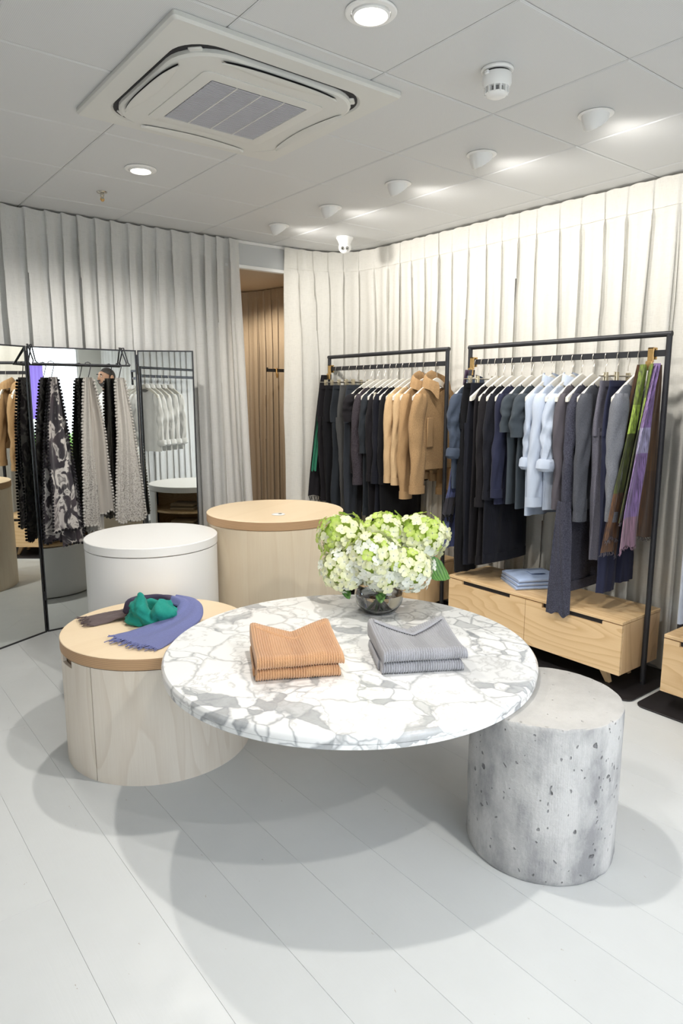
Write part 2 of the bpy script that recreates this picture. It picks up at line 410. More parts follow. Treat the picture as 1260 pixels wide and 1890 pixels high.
# air conditioning cassette
ac = thing('air_conditioner', 'white square ceiling cassette air conditioner with grey intake grille', 'air conditioner', (1.478, 2.574, ZC))
def rr(hw, r, n=8, z=0.0):
    P = []
    for cx, cy, a0 in ((1,1,0), (-1,1,PI/2), (-1,-1,PI), (1,-1,1.5*PI)):
        for i in range(n+1):
            a = a0+PI/2*i/n; P.append((cx*(hw-r)+r*math.cos(a), cy*(hw-r)+r*math.sin(a), z))
    return P
part('face_panel', MB().loft([rr(.468, .012, z=-.001), rr(.47, .014, z=-.016), rr(.462, .014, z=-.024), rr(.392, .13, z=-.026), rr(.386, .13, z=-.018)], (True, True)), M_plastic2, ac, ang=25)
part('air_outlet', MB().loft([rr(.384, .13, z=-.0185), rr(.384, .13, z=-.0215)], (False, True)), M_dark, ac, False)
part('centre_panel', MB().loft([rr(.377, .17, z=-.018), rr(.377, .17, z=-.034), rr(.368, .165, z=-.040), rr(.262, .03, z=-.0425)], (False, True)), M_plastic2, ac, ang=25)
part('grille_frame', MB().loft([rr(.258, .03, z=-.041), rr(.258, .03, z=-.0455), rr(.253, .03, z=-.047), rr(.207, .004, z=-.047), rr(.205, .004, z=-.0425)], (True, True)), M_plastic2, ac, ang=25)
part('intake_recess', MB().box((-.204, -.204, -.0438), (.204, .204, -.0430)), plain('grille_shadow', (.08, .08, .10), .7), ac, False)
sl = MB().box((-.203, -.0030, -.0478), (.203, .0030, -.0438), .001)
slm = sl.mesh('grille_slat', plain('grille_grey', (.50, .50, .54), .5), False)
for i in range(36): link('grille_slat', slm, ac, (0, -.196+.0112*i, 0))
for x in (-.102, 0, .102): part('grille_rib', MB().box((x-.0025, -.203, -.0486), (x+.0025, .203, -.0438)), M_plastic2, ac, False)
for k in range(4):      # louvre flaps, one per side, and corner joints
    P = []; Q = []
    for i in range(21):
        u = -1+2*i/20; x = u*.238; yo = -.372+.022*abs(u)**3; wd = .052*(1-u*u)**.8+.001
        zc = -.0395-.0025*(-.33-yo)/.1
        P.append([(x, yo, -.0425), (x, yo+wd*.5, -.0428), (x, yo+wd, -.0430)])
        Q.append([(x*1.02, yo-.001, -.0500), (x*1.02, yo+wd*.35, -.0535), (x*1.02, yo+wd*1.05+.001, -.0445), (x*1.02, yo+wd*.35, -.0505), (x*1.02, yo-.001, -.0490)])
    part('louvre_slot', MB().grid(P, 0, RZ(k*PI/2)), M_dark, ac, ang=80)
    part('louvre', MB().grid(Q, 0, RZ(k*PI/2)), M_plastic2, ac, ang=80)
    j = MB().box((-.024, -.016, -.029), (.024, .016, -.019), .004, 0, RZ(k*PI/2+PI/4) @ T(0, -.462, 0) @ RZ(0)); part('corner_joint', j, M_plastic2, ac)
# smoke detector
sd = thing('smoke_detector', 'white round smoke detector with slotted nose on ceiling tile', 'smoke detector', (2.086, 1.76, ZC))
part('base_plate', MB().lathe([(.0005, -.001), (.056, -.001), (.058, -.006), (.054, -.012), (.0005, -.012)], 36), M_plastic, sd)
part('dark_gap', MB().lathe([(.044, -.012), (.044, -.019)], 36), M_dark, sd)
part('body', MB().lathe([(.0005, -.019), (.050, -.019), (.052, -.026), (.052, -.050), (.045, -.064), (.0005, -.064)], 36), M_plastic, sd)
for k in range(12): part('vent_fin', MB().box((.026, -.003, -.085), (.044, .003, -.063), .001, 0, RZ(2*PI*k/12)), M_plastic, sd)
part('vent_core', MB().lathe([(.030, -.064), (.026, -.084)], 24), plain('vent_grey', (.25, .25, .25), .7), sd)
part('nose', MB().lathe([(.040, -.082), (.036, -.088), (.024, -.094), (.0005, -.096)], 36), M_plastic, sd)
part('indicator', MB().box((-.060, -.008, -.030), (-.050, .008, -.018), .002), M_plastic, sd)
# sprinkler
sk = thing('sprinkler_head', 'small brass sprinkler head hanging from the ceiling', 'sprinkler', (1.494, 4.133, ZC))
part('escutcheon', MB().lathe([(.0005, -.001), (.030, -.001), (.026, -.006), (.010, -.010), (.0005, -.010)], 24), M_chrome, sk)
part('body', MB().lathe([(.0005, -.010), (.012, -.010), (.012, -.022), (.008, -.026), (.008, -.04), (.0005, -.04)], 16), M_chrome, sk)
part('deflector', MB().lathe([(.0005, -.052), (.005, -.052), (.011, -.040), (.0005, -.040)], 12).tube([(.008, 0, -.03), (.011, 0, -.043), (.003, 0, -.052)], .002, 6).tube([(-.008, 0, -.03), (-.011, 0, -.043), (-.003, 0, -.052)], .002, 6), M_brass, sk)
# dome security camera
sc_ = thing('security_camera', 'white turret security camera with two dark lenses in the corner', 'security camera', (3.30, 4.17, ZC), -2.241)
part('base_cone', MB().lathe([(.0005, -.001), (.062, -.001), (.063, -.012), (.055, -.022), (.040, -.055), (.0005, -.06)], 36), M_plastic, sc_)
ball = MB().lathe([(.0005+.046*math.sin(PI*i/16), -.072-.046*-math.cos(PI*i/16)) for i in range(17)], 32); bo = part('camera_ball', ball, M_plastic, sc_)
for s in (-1, 1):
    part('lens', MB().lathe([(.013, .002), (.011, .006), (.0005, .006)], 20, M=RZ(0) @ T(.040, s*.017, -.086) @ RY(PI/2+.35)), M_dark, sc_)
    part('lens_ring', MB().lathe([(.0105, .0055), (.006, .0075), (.0105, .0075)], 20, M=T(.0405, s*.017, -.0865) @ RY(PI/2+.35)), M_chrome, sc_)
# unseen warm lamp and fixture, added to light the cubicle
cl = thing('downlight', 'small warm downlight added out of view to light the changing cubicle', 'ceiling light', (3.05, 5.4, 2.514))
part('trim_ring', MB().lathe([(.035, -.001), (.055, -.001), (.052, -.006), (.036, -.006)], 32), M_plastic, cl)
part('lamp_lens', MB().lathe([(.0005, -.004), (.036, -.004)], 24), M_emit, cl)
spot('cubicle_fill_lamp', (3.05, 5.4, 2.49), (3.05, 5.4, 0), P_CUB, 150, .6, .04, (1.0, .84, .64))
# ---------------------------------------------------------------- drums and tables
def arcbody(r0, r1, z0, z1, a0, a1, n=48):
    m = MB(); full = abs(a1-a0-2*PI) < 1e-6
    prof = [(r0, z0), (r1, z0), (r1, z1), (r0, z1), (r0, z0)]
    m.lathe(prof, n, a0, a1)
    if not full:
        for a in (a0, a1):
            m.add([(r*math.cos(a), r*math.sin(a), z) for r, z in prof[:4]], [(0, 1, 2, 3)])
    return m
def disc(r, z0, z1, bev=.003, n=96):
    return [(.0005, z0), (r-bev, z0), (r, z0+bev), (r, z1-bev), (r-bev, z1), (.0005, z1)]
def lid(r, z0, z1, th, parent, top, edge):
    o = part('lid', MB().lathe([(.0005, z0), (r-.002, z0), (r, z0+.002)], 96), edge, th)
    m = MB().lathe([(r, z0+.002), (r, z1-.0025)], 96, m=0).lathe([(r, z1-.0025), (r-.0025, z1), (.0005, z1)], 96, m=1).lathe([(.0005, z0), (r-.002, z0), (r, z0+.002)], 96, m=0)
    o.data = m.mesh('lid', [edge, top]); return o
# wood drum (front left)
wd = thing('storage_drum', 'low birch plywood drum with plywood lid and curved door under the scarf', 'storage drum', (1.157, 2.82, 0))
a_s = math.atan2(2.635-2.82, .794-1.157)        # door seam
R = .402
part('body', arcbody(R-.015, R, 0, .492, a_s+.0015-2*PI+.62+.0, a_s-.0) if False else arcbody(R-.015, R, .0, .490, a_s+.006, a_s+2*PI-.66, 90), M_birch, wd)
dr = arcbody(R-.015, R, .0, .458, a_s-.654, a_s-.006, 28)
for b0, b1 in ((a_s-.654, a_s-.56), (a_s-.30, a_s-.006)):
    pr = [(R-.015, .458), (R, .458), (R, .490), (R-.015, .490)]
    dr.lathe(pr+[pr[0]], 10, b0, b1)
    for a in (b0, b1): dr.add([(r*math.cos(a), r*math.sin(a), z) for r, z in pr], [(0, 1, 2, 3)])
part('door', dr, M_birch, wd)
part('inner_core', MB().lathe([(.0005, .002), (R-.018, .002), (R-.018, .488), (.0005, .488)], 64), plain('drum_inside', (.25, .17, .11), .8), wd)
lid(.405, .493, .542, wd, wd, M_lid, M_edge)
# tall drum
td = thing('storage_drum', 'tall birch plywood drum with cable hole in its lid', 'storage drum', (2.212, 3.473, 0), .4)
part('body', MB().lathe(disc(.408, 0, .816), 96), M_birch2, td)
lid(.4125, .818, .868, td, td, M_lid, M_edge)
gm = part('cable_grommet', MB().lathe([(.036, .868), (.040, .870), (.034, .8725), (.0005, .8725)], 32), M_white, td, loc=(-.130, -.110, 0))
part('cable_hole', MB().lathe([(.0005, .8729), (.011, .8729)], 20), M_dark, gm, loc=(.006, -.008, 0))
# white drum with the open shelf at its back (seen in the mirror)
wh = thing('storage_drum', 'white lacquered drum with grooved lid in front of the mirror', 'storage drum', (1.450, 3.540, 0))
oa, ob = PI*.18, PI*.62
part('body', arcbody(.336, .351, 0, .748, ob, oa+2*PI, 80), M_white, wh)
part('drawer_front', arcbody(.336, .350, .012, .40, oa+.01, ob-.01, 24), M_white, wh)
part('shelf', MB().lathe([(.0005, .405), (.334, .405), (.334, .42), (.0005, .42)], 64), M_maple, wh)
part('shelf', MB().lathe([(.0005, .575), (.334, .575), (.334, .59), (.0005, .59)], 64), M_maple, wh)
part('divider', MB().box((-.30, -.012, .02), (.30, .0, .745), 0, 0, RZ((oa+ob)/2-PI/2)), M_maple, wh, False)
part('lid', MB().lathe(disc(.354, .752, .80), 96), M_white, wh)
part('drum_floor', MB().lathe([(.0005, .004), (.335, .004), (.335, .012), (.0005, .012)], 64), M_white, wh)
for k, (z, w_) in enumerate(((.590, .21), (.622, .20), (.420, .22), (.448, .21), (.478, .20))):
    a = (oa+ob)/2; cx, cy = 1.450+.17*math.cos(a), 3.540+.17*math.sin(a)
    o = part('folded_cloth', MB().box((-w_/2, -.09, 0), (w_/2, .09, .026), .011, seg=2), cloth('stored_cloth_%d' % k, ((.46, .36, .24), (.38, .29, .19))[k % 2], 'knit'), None)
    o.location = (cx, cy, z+.001); o.rotation_euler = (0, 0, a-PI/2)
    tag(o, ['lower', 'upper', 'bottom', 'middle', 'top'][k]+' folded tan cloth on the '+('upper' if k < 2 else 'lower')+' shelf of the white drum', 'folded cloth', 'folded cloths inside the white drum')
# concrete stool
t = NT('raw_concrete'); o = t.co()
st = t.noise(t.co((4.5, 4.5, 2.0)), 1.7, 5, .62); bl = t.noise(o, 6.5, 5, .65); fi = t.noise(o, 90, 4, .7)
c = t.mix(t.ramp(st, [(.38, 0), (.60, 1)]), (.22, .222, .228), (.55, .545, .535))
c = t.mix(t.ramp(bl, [(.48, 0), (.62, .55)]), c, (.55, .545, .53)); c = t.mix(t.math('MULTIPLY', fi, .5), c, (.30, .30, .31))
ds = t.n('ShaderNodeVectorMath', operation='MULTIPLY_ADD'); t.put(ds.inputs[0], t.n('ShaderNodeTexNoise', i_Vector=o, i_Scale=28.0, i_Detail=2.0).outputs[1]); ds.inputs[1].default_value = (.03, .03, .03); t.put(ds.inputs[2], t.co((1, 1, .8)))
vo = t.n('ShaderNodeTexVoronoi', i_Vector=ds.outputs[0], i_Scale=17.0).outputs
vs_ = t.n('ShaderNodeTexVoronoi', i_Vector=ds.outputs[0], i_Scale=46.0).outputs
pr_ = t.math('ADD', vo[0], t.math('MULTIPLY', t.noise(o, 30, 2), .10))
gate = t.ramp(t.n('ShaderNodeSeparateColor', i_0=vo[1]).outputs[0], [(.30, 1), (.34, 0)])
pit = t.math('MULTIPLY', t.ramp(pr_, [(.14, 1), (.20, 0)]), gate)
g2 = t.ramp(t.n('ShaderNodeSeparateColor', i_0=vs_[1]).outputs[1], [(.30, 1), (.33, 0)])
pit = t.math('MAXIMUM', pit, t.math('MULTIPLY', t.math('MULTIPLY', t.ramp(vs_[0], [(.13, 1), (.19, 0)]), g2), .8))
c = t.mix(t.math('MULTIPLY', pit, .8), c, (.10, .10, .11))
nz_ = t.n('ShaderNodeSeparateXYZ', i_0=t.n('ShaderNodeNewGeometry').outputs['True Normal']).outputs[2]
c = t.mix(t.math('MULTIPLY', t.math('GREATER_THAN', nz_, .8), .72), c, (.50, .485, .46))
comb = t.n('ShaderNodeTexWave', i_Vector=o, i_Scale=55.0, i_Distortion=2.0, i_Detail=2.0).outputs[1]
t.set(Base_Color=c, Roughness=.75); t.bump(t.math('SUBTRACT', t.math('ADD', t.math('MULTIPLY', fi, .5), t.math('MULTIPLY', comb, .04)), t.math('MULTIPLY', pit, 2.2)), .8, .006)
M_conc = t.m
mb = MB(); rings = []
for i, z in enumerate([0, .004, .02, .06, .12, .2, .28, .36, .44, .50, .530, .539, .5418]):
    ring = []
    for j in range(120):
        a = 2*PI*j/120
        r = .2535+.0016*n1(a*3.1+z*9, 3)+.0012*n1(a*11+z*31, 5)
        r -= (.006 if z == 0 else .002 if z == .004 else .0015 if z == .539 else .006 if z == .5418 else 0)+(.003*max(0, n1(a*9, 8)) if z in (0, .004, .539) else 0)
        ring.append((r*math.cos(a), r*math.sin(a), z))
    rings.append(ring)
mb.loft(rings)
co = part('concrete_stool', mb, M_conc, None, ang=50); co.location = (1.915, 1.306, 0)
tag(co, 'round raw concrete stool with pitted side carrying the marble slab', 'stool')
# marble slab
t = NT('breccia_marble'); o = t.co((1, 1, 1)); 
nz = t.n('ShaderNodeTexNoise', i_Vector=o, i_Scale=4.5, i_Detail=4.0).outputs[1]
off = t.n('ShaderNodeVectorMath', operation='MULTIPLY_ADD'); t.put(off.inputs[0], nz); off.inputs[1].default_value = (.17, .17, .17); t.put(off.inputs[2], o)
dv = off.outputs[0]
def vor(scale, feat='F1', st=(1, 1, 1)):
    mp = t.n('ShaderNodeMapping', i_0=dv); mp.inputs['Scale'].default_value = st
    return t.n('ShaderNodeTexVoronoi', feature=feat, i_Vector=mp.outputs[0], i_Scale=scale).outputs
big = vor(5.2, st=(1, .75, 1)); bige = vor(5.2, 'DISTANCE_TO_EDGE', (1, .75, 1))[0]
sm = vor(13.5, st=(1, .8, 1)); sme = vor(13.5, 'DISTANCE_TO_EDGE', (1, .8, 1))[0]
cb = t.n('ShaderNodeSeparateColor', i_0=big[1]).outputs; cs = t.n('ShaderNodeSeparateColor', i_0=sm[1]).outputs
fine = t.noise(o, 28, 5, .7); grey = t.mix(fine, (.20, .215, .23), (.50, .515, .53)); white = t.mix(t.noise(o, 4, 3), (.81, .82, .82), (.87, .875, .87))
bigc = t.mix(t.ramp(cb[0], [(.90, 0), (.915, 1)]), white, grey)
vein = t.ramp(bige, [(.0, 1), (.018, .55), (.05, 0)]); vein = t.math('MULTIPLY', vein, t.ramp(fine, [(.3, .3), (.6, 1)]))
bigc = t.mix(t.math('MULTIPLY', vein, .85), bigc, grey)
smc = t.mix(t.ramp(cs[0], [(.74, 0), (.78, .85)]), white, grey); sv = t.ramp(sme, [(.0, 1), (.035, .5), (.09, 0)]); smc = t.mix(t.math('MULTIPLY', sv, .9), smc, grey)
msk = t.ramp(t.math('ADD', cb[1], t.math('MULTIPLY', t.noise(dv, 7, 3), .35)), [(.70, 0), (.74, 1)])
c = t.mix(msk, bigc, smc)
hair = t.ramp(t.math('ABSOLUTE', t.math('SUBTRACT', t.noise(dv, 5, 4, .6), .5)), [(0, .55), (.012, .2), (.03, 0)])
c = t.mix(hair, c, (.42, .42, .42))
t.set(Base_Color=c, Roughness=.16); M_marble = t.m
R = .711
sl = part('marble_tabletop', MB().lathe([(.0005, 0), (R-.006, 0), (R-.003, .003), (R-.003, .017), (R-.006, .0185), (R-.001, .0205), (R, .024), (R, .036), (R-.004, .042), (R-.009, .0475), (.0005, .0475)], 160), M_marble, None, ang=35)
sl.location = (1.59, 1.98, .5425); tag(sl, 'large round grey and white breccia marble tabletop', 'tabletop')
# ---------------------------------------------------------------- clothes racks and drawer units
RX0, ZB = 3.45, 1.765          # rack plane, middle of the hanging bar
def rack(label, y0, y1, x=RX0, top=1.87):
    r = thing('clothes_rack', label, 'clothes rack', (x, (y0+y1)/2, 0)); h = (y1-y0)/2
    P = rr(1, .0, 1)
    bp = MB(); pl = []
    def plate(z, ins=0):
        q = []
        for cx, cy, a0 in ((1,1,0), (-1,1,PI/2), (-1,-1,PI), (1,-1,1.5*PI)):
            for i in range(7):
                a = a0+PI/2*i/6; q.append((cx*(.27-.05)+(.05-ins)*math.cos(a), cy*(h+.075-.05)+(.05-ins)*math.sin(a), z))
        return q
    part('base_plate', bp.loft([plate(.001, .001), plate(.007), plate(.0085, .0015)]), M_blackpl, r, False)
    for s in (-1, 1):
        p = part('post', MB().tube([(0, s*h, .008), (0, s*h, top-.008)], .0145, 14), M_black, r)
        part('set_screw', MB().tube([(-.014, s*h, .03), (-.019, s*h, .03)], .004, 8), M_chrome, p)
    part('top_rail', MB().tube([(0, -h-.012, top-.012), (0, h+.012, top-.012)], .0145, 14), M_black, r)
    part('hanging_bar', MB().box((-.006, -h+.006, ZB-.016), (.006, h-.006, ZB+.016), .002), M_black, r, False)
    return r
rack('tall black metal clothes rack at right with blue and grey clothes', 1.75, 3.05)
rack('black metal clothes rack by the corner with black and camel clothes', 3.25, 4.56)
rack('black metal clothes rack cut off by the right photo edge', .45, 1.575)
rack('black metal clothes rack with white clothes, seen only in mirror', 1.00, 2.20, -.17)
def drawers(label, y0, y1, x0=3.235, x1=3.625, n=2):
    u = thing('drawer_unit', label, 'drawer unit', ((x0+x1)/2, (y0+y1)/2, 0)); hx, h = (x1-x0)/2, (y1-y0)/2
    part('carcass', MB().box((-hx+.02, -h+.001, .102), (hx, h-.001, .377), .001), M_maple_end, u, False)
    part('top_board', MB().box((-hx, -h, .3795), (hx, h, .396), .0015), M_maple, u, False)
    w = 2*h/n
    for k in range(n):
        a, b = -h+w*k+.0015, -h+w*(k+1)-.0015; m = (a+b)/2; sw = .19
        d = MB().box((-hx, a, .102), (-hx+.018, b, .352)).box((-hx, a, .352), (-hx+.018, m-sw, .3745)).box((-hx, m+sw, .352), (-hx+.018, b, .3745))
        f = part('drawer_front', d, M_maple, u, False)
        part('hand_slot', MB().box((-hx+.016, m-sw, .352), (-hx+.0185, m+sw, .3745)), M_dark, f, False)
    for s in (-1, 1):
        for q in (-1, 1):
            part('leg', MB().loft([[(q*.10-.02, s*(h-.15)-.02, .102), (q*.10+.02, s*(h-.15)-.02, .102), (q*.10+.02, s*(h-.15)+.03, .102), (q*.10-.02, s*(h-.15)+.03, .102)],
                                   [(q*.10-.014, s*(h-.11)-.012, .0095), (q*.10+.014, s*(h-.11)-.012, .0095), (q*.10+.014, s*(h-.11)+.012, .0095), (q*.10-.014, s*(h-.11)+.012, .0095)]]), M_maple_end, u, False)
    return u
drawers('low maple drawer unit under the right-hand clothes rack', 1.768, 2.985)
drawers('low maple drawer unit under the corner clothes rack behind the flowers', 3.275, 4.42)
drawers('low maple drawer unit cut off by the right photo edge', .48, 1.55)
# ---------------------------------------------------------------- hangers and clips
def hook(m, z_top=.0, low=-.085):
    P = [(0, 0, low), (0, 0, low+.025), (.006, 0, low+.036), (.013, 0, -.030)]
    P += [(.013*math.cos(a), 0, -.014+.030*math.sin(a)) for a in [PI*i/8 for i in range(0, 9)]]
    P += [(-.013, 0, -.026)]
    return m.tube(P, .0020, 6)
HB = ZB+.0
def hz(x): return -.092-.128*(abs(x)/.205)**1.25
hm = MB(); rings = []
for i in range(27):
    x = -.205+.41*i/26; u = abs(x)/.205; hh = lerp(.052, .036, min(1, u*1.6)); th_ = lerp(.0055, .0080, u); z = hz(x)
    if u > .93: hh *= .8
    cy = .018*u*u
    rings.append([(x, -th_+cy, z-hh+.004), (x, th_+cy, z-hh+.004), (x, th_+cy+.001, z-hh*.5), (x, th_+cy, z), (x, -th_+cy, z), (x, -th_+cy-.001, z-hh*.5)])
hm.loft(rings)
ME_hang = hm.mesh('hanger_board', M_hang, ang=45)
ME_hook = hook(MB()).mesh('hook', M_steel)
cm = MB().tube([(-.17, 0, -.110), (.17, 0, -.110)], .0035, 8)
ME_cbar = cm.mesh('clip_bar', M_steel)
ck = MB().box((-.012, -.009, -.150), (.012, -.004, -.090), .002).box((-.012, .004, -.150), (.012, .009, -.090), .002).tube([(-.013, 0, -.11), (.013, 0, -.11)], .007, 8)
ME_clip = ck.mesh('clip', M_clip, False)
bc = MB().box((-.020, -.016, -.045), (-.0085, .016, .030), .002).box((-.020, -.016, .022), (.020, .016, .030), .002).box((.0085, -.016, -.03), (.020, .016, .030), .002).box((-.034, -.018, -.085), (-.018, .018, -.038), .003)
ME_bclip = bc.mesh('clip_body', M_brass, False)
TOPH = ZB                                      # hook origin height (bar centre)
def wood_hanger(x, y, rz, what, grp):
    h = thing('clothes_hanger', 'pale wooden hanger carrying the '+what, 'hanger', (x, y, TOPH), rz, grp)
    link('hanger_board', ME_hang, h); link('hook', ME_hook, h); return h
def clip_hanger(x, y, rz, what, grp):
    h = thing('clip_hanger', 'metal clip hanger gripping the '+what, 'hanger', (x, y, TOPH), rz, grp)
    link('clip_bar', ME_cbar, h); link('hook', ME_hook, h)
    for s in (-1, 1): link('clip', ME_clip, h, (s*.11, 0, 0))
    return h
def brass_clip(x, y, what, grp=None):
    h = thing('brass_clip', 'square brass clip on the rail gripping the '+what, 'clip', (x, y, TOPH), 0, grp)
    link('clip_body', ME_bclip, h); return h
# ---------------------------------------------------------------- garments (local origin at the bar centre, x across, z down)
def ell(z, cx, cy, hx, hy, n=36, p=2.4, rip=0, freq=5, seed=0, ph=0):
    R_ = []
    for j in range(n):
        a = 2*PI*j/n; ca, sa = math.cos(a), math.sin(a)
        x = hx*math.copysign(abs(ca)**(2/p), ca); y = hy*math.copysign(abs(sa)**(2/p), sa)
        k = rip*(math.sin(freq*x/max(hx, .01)*1.6+ph+seed)+.6*math.sin(freq*1.9*x/max(hx, .01)+2.1*ph+seed*2.3))*abs(sa)**.5
        R_.append((cx+x, cy+y+k, z))
    return R_
def body(L, seed, hw=.205, ht=.021, dip=.055, rip=.008, top=-.135, topw=.075, bottom=None, cx=0, flare=0):
    m = MB(); rings = []
    Z = [top, top-.018, top-.04, top-.065, top-.10, top-.16]+[lerp(top-.16, -L, i/8) for i in range(1, 9)]
    for i, z in enumerate(Z):
        u = (top-z)/(L+top)
        if i < 5: hx = lerp(topw, hw, (i/4)**.8); hy = lerp(.010, .016, i/4)
        else: hx = hw*(1+flare*u)+.006*n1(u*5, seed); hy = ht*(1+.25*n1(u*3+2, seed+1))
        ring = ell(z, cx+.006*n1(u*3, seed+3)*(i > 4), .004*n1(u*2.5, seed+4)*(i > 4), hx, hy, 40, 2.6, rip*min(1, i/6), 4.2+1.5*hsh(seed), seed, u*1.4)
        if dip and i < 4:
            ring = [(x, y, z_-(dip if y < 0 else dip*.55)*math.exp(-(x/.075)**2)*(1-i/4)) for x, y, z_ in ring]
        rings.append(ring)
    return m.loft(rings, (False, True))
def sleeve(side, L, seed, hw=.205, r0=.062, r1=.040, out=.035, fy=0.0, ht=.7, wr=.004):
    m = MB(); rings = []; z0 = -.200
    for i in range(25):
        u = i/24; z = lerp(z0, -L, u); hx = lerp(r0, r1, u**.8); bulge = math.sin(PI*u)*.008
        cx = side*(hw-.048+out*(u**.6)+.012*n1(u*3.1, seed)+bulge); cy = fy*u+.006*n1(u*3, seed+5)
        if i < 3: hx *= (.62, .82, .94)[i]
        w_ = wr*(math.sin(u*23+seed)*math.exp(-((u-.52)/.22)**2)+.6*n1(u*11, seed+8))
        q_ = ell(z, cx+w_*.6, cy+w_, hx, max(.016, hx*ht), 24, 2.1, .0035+wr*.25, 3, seed, u*9)
        rings.append([(a_+wr*.55*math.sin(5*j_*2*PI/24+u*17+seed)*math.sin(u*PI), b_+wr*.55*math.cos(4*j_*2*PI/24+u*21+seed)*math.sin(u*PI), c_) for j_, (a_, b_, c_) in enumerate(q_)])
    return m.loft(rings)
def band(z0, z1, cx, cy, hx, hy, n=28, th=.004):
    m = MB(); return m.loft([ell(z0, cx, cy, hx, hy, n), ell(z0, cx, cy, hx+th, hy+th, n), ell(z1, cx, cy, hx+th, hy+th, n), ell(z1, cx, cy, hx, hy, n)], (False, False))
GR = {}
def garment(kind, x, y, rz, label, mt, what, grp, L=.7, SL=.8, seed=1, cat='sweater', hang='wood', **kw):
    """L = hem distance below the bar, SL = cuff distance below the bar"""
    g = thing({'sweater': 'sweater', 'tee': 't_shirt', 'shirt': 'shirt', 'dress': 'dress', 'coat': 'coat', 'cardigan': 'cardigan', 'blouse': 'blouse'}[cat], label, cat.replace('tee', 't-shirt'), (x, y, TOPH), rz, grp)
    hw = kw.get('hw', .205); ht = kw.get('ht', .022)
    part('body', body(L, seed, hw, ht, kw.get('dip', .080), kw.get('rip', .008), kw.get('top', -.142), kw.get('topw', .100), flare=kw.get('flare', 0)), mt, g, ang=70)
    if SL:
        short = SL < .5
        for s in (-1, 1):
            sv = part('sleeve', sleeve(s, SL-(.012*hsh(seed+s)), seed+s, hw, .070 if short else kw.get('r0', .060), .075 if short else kw.get('r1', .040), .055 if short else kw.get('out', .03), kw.get('fy', -.012), .42 if short else .62, {'shirt': .0075, 'blouse': .006, 'coat': .003}.get(cat, .0042)), mt, g, ang=70)
            if not short:
                cx = s*(hw-.048+kw.get('out', .03)+.012*n1(3.1, seed+s)); cy = kw.get('fy', -.012)+.006*n1(3, seed+s+5)
                if cat == 'shirt':
                    part('rolled_cuff', MB().loft([ell(-SL+.062, cx+s*.006, cy, .046, .032, 20), ell(-SL+.05, cx, cy, .058, .043, 20, rip=.004, seed=seed), ell(-SL+.012, cx+s*.004, cy, .060, .043, 20, rip=.005, seed=seed), ell(-SL-.006, cx-s*.004, cy, .050, .036, 20)]), mt, sv)
                else:
                    part('cuff', band(-SL+.05, -SL-.004, cx, cy, kw.get('r1', .040), kw.get('r1', .040)*.62, th=.0035), mt, sv)
    if kw.get('collar'):
        part('collar', collar(kw['collar']), mt, g, ang=60)
    elif kw.get('dip', .080):
        rim = []
        for j in range(40):
            a = 2*PI*j/40; xx = .100*math.copysign(abs(math.cos(a))**(2/2.6), math.cos(a)); yy = .011*math.copysign(abs(math.sin(a))**(2/2.6), math.sin(a))
            dp = kw.get('dip', .080)*(1 if yy < 0 else .55)*math.exp(-(xx/.075)**2)
            rim.append((xx, yy, kw.get('top', -.142)-dp))
        part('neck_band', MB().tube(rim, .0045, 6, loop=True), mt, g)
    if cat in ('sweater', 'cardigan', 'coat') and SL and L > .3:
        part('hem_band', band(-L+.055, -L-.002, .006*n1(3, seed+3), .004*n1(2.5, seed+4), hw*(1+kw.get('flare', 0))+.002, ht*(1.1), 40, .003), mt, g)
    if hang == 'wood': wood_hanger(x, y, rz, what, 'wooden hangers on the racks')
    elif hang == 'clip': clip_hanger(x, y, rz, what, 'clip hangers on the racks')
    return g
def collar(kind):
    m = MB()
    if kind == 'shirt':     # stand-up shirt collar with points
        P = []
        for j in range(21):
            a = lerp(-PI*.5-2.6, -PI*.5+2.6, j/20)
            xx, yy = .070*math.cos(a), .028*math.sin(a); f = abs(j-10)/10
            zb = -.150+.035*f
            P.append([(xx, yy, zb), (xx*.98, yy*.9, zb+.035), (xx*1.08, yy*1.25, zb+.030), (xx*1.20, yy*1.6-.004, zb-.012-.03*(1-f))])
        m.grid(P)
    else:                   # fold-down ribbed collar: stand, roll, falling flap with two points
        P = []
        for j in range(61):
            a = lerp(-PI*.5-2.78, -PI*.5+2.78, j/60); f = 1-abs(j-30)/30   # f: 0 at the front opening, 1 at the back
            a = a+PI                                                         # opening to the front (-y)
            rb = .0012*math.cos(j*PI*.5); xx, yy = (.088+rb)*math.cos(a), (.044+rb)*math.sin(a)
            hb = -.175+.055*f; top = hb+.050+.030*f; pt = math.exp(-(f/.13)**2)
            P.append([(xx*.92, yy*.9, hb), (xx*.90, yy*.88, lerp(hb, top, .6)), (xx*.95, yy*.98, top-.004), (xx*1.06, yy*1.16, top), (xx*1.18, yy*1.36, top-.010), (xx*1.30, yy*1.5-.006*pt, lerp(top, hb, .62)), (xx*1.40+.012*math.copysign(pt, xx), yy*1.56-.010*pt, hb-.012-.050*pt)])
        m.grid(P)
    return m
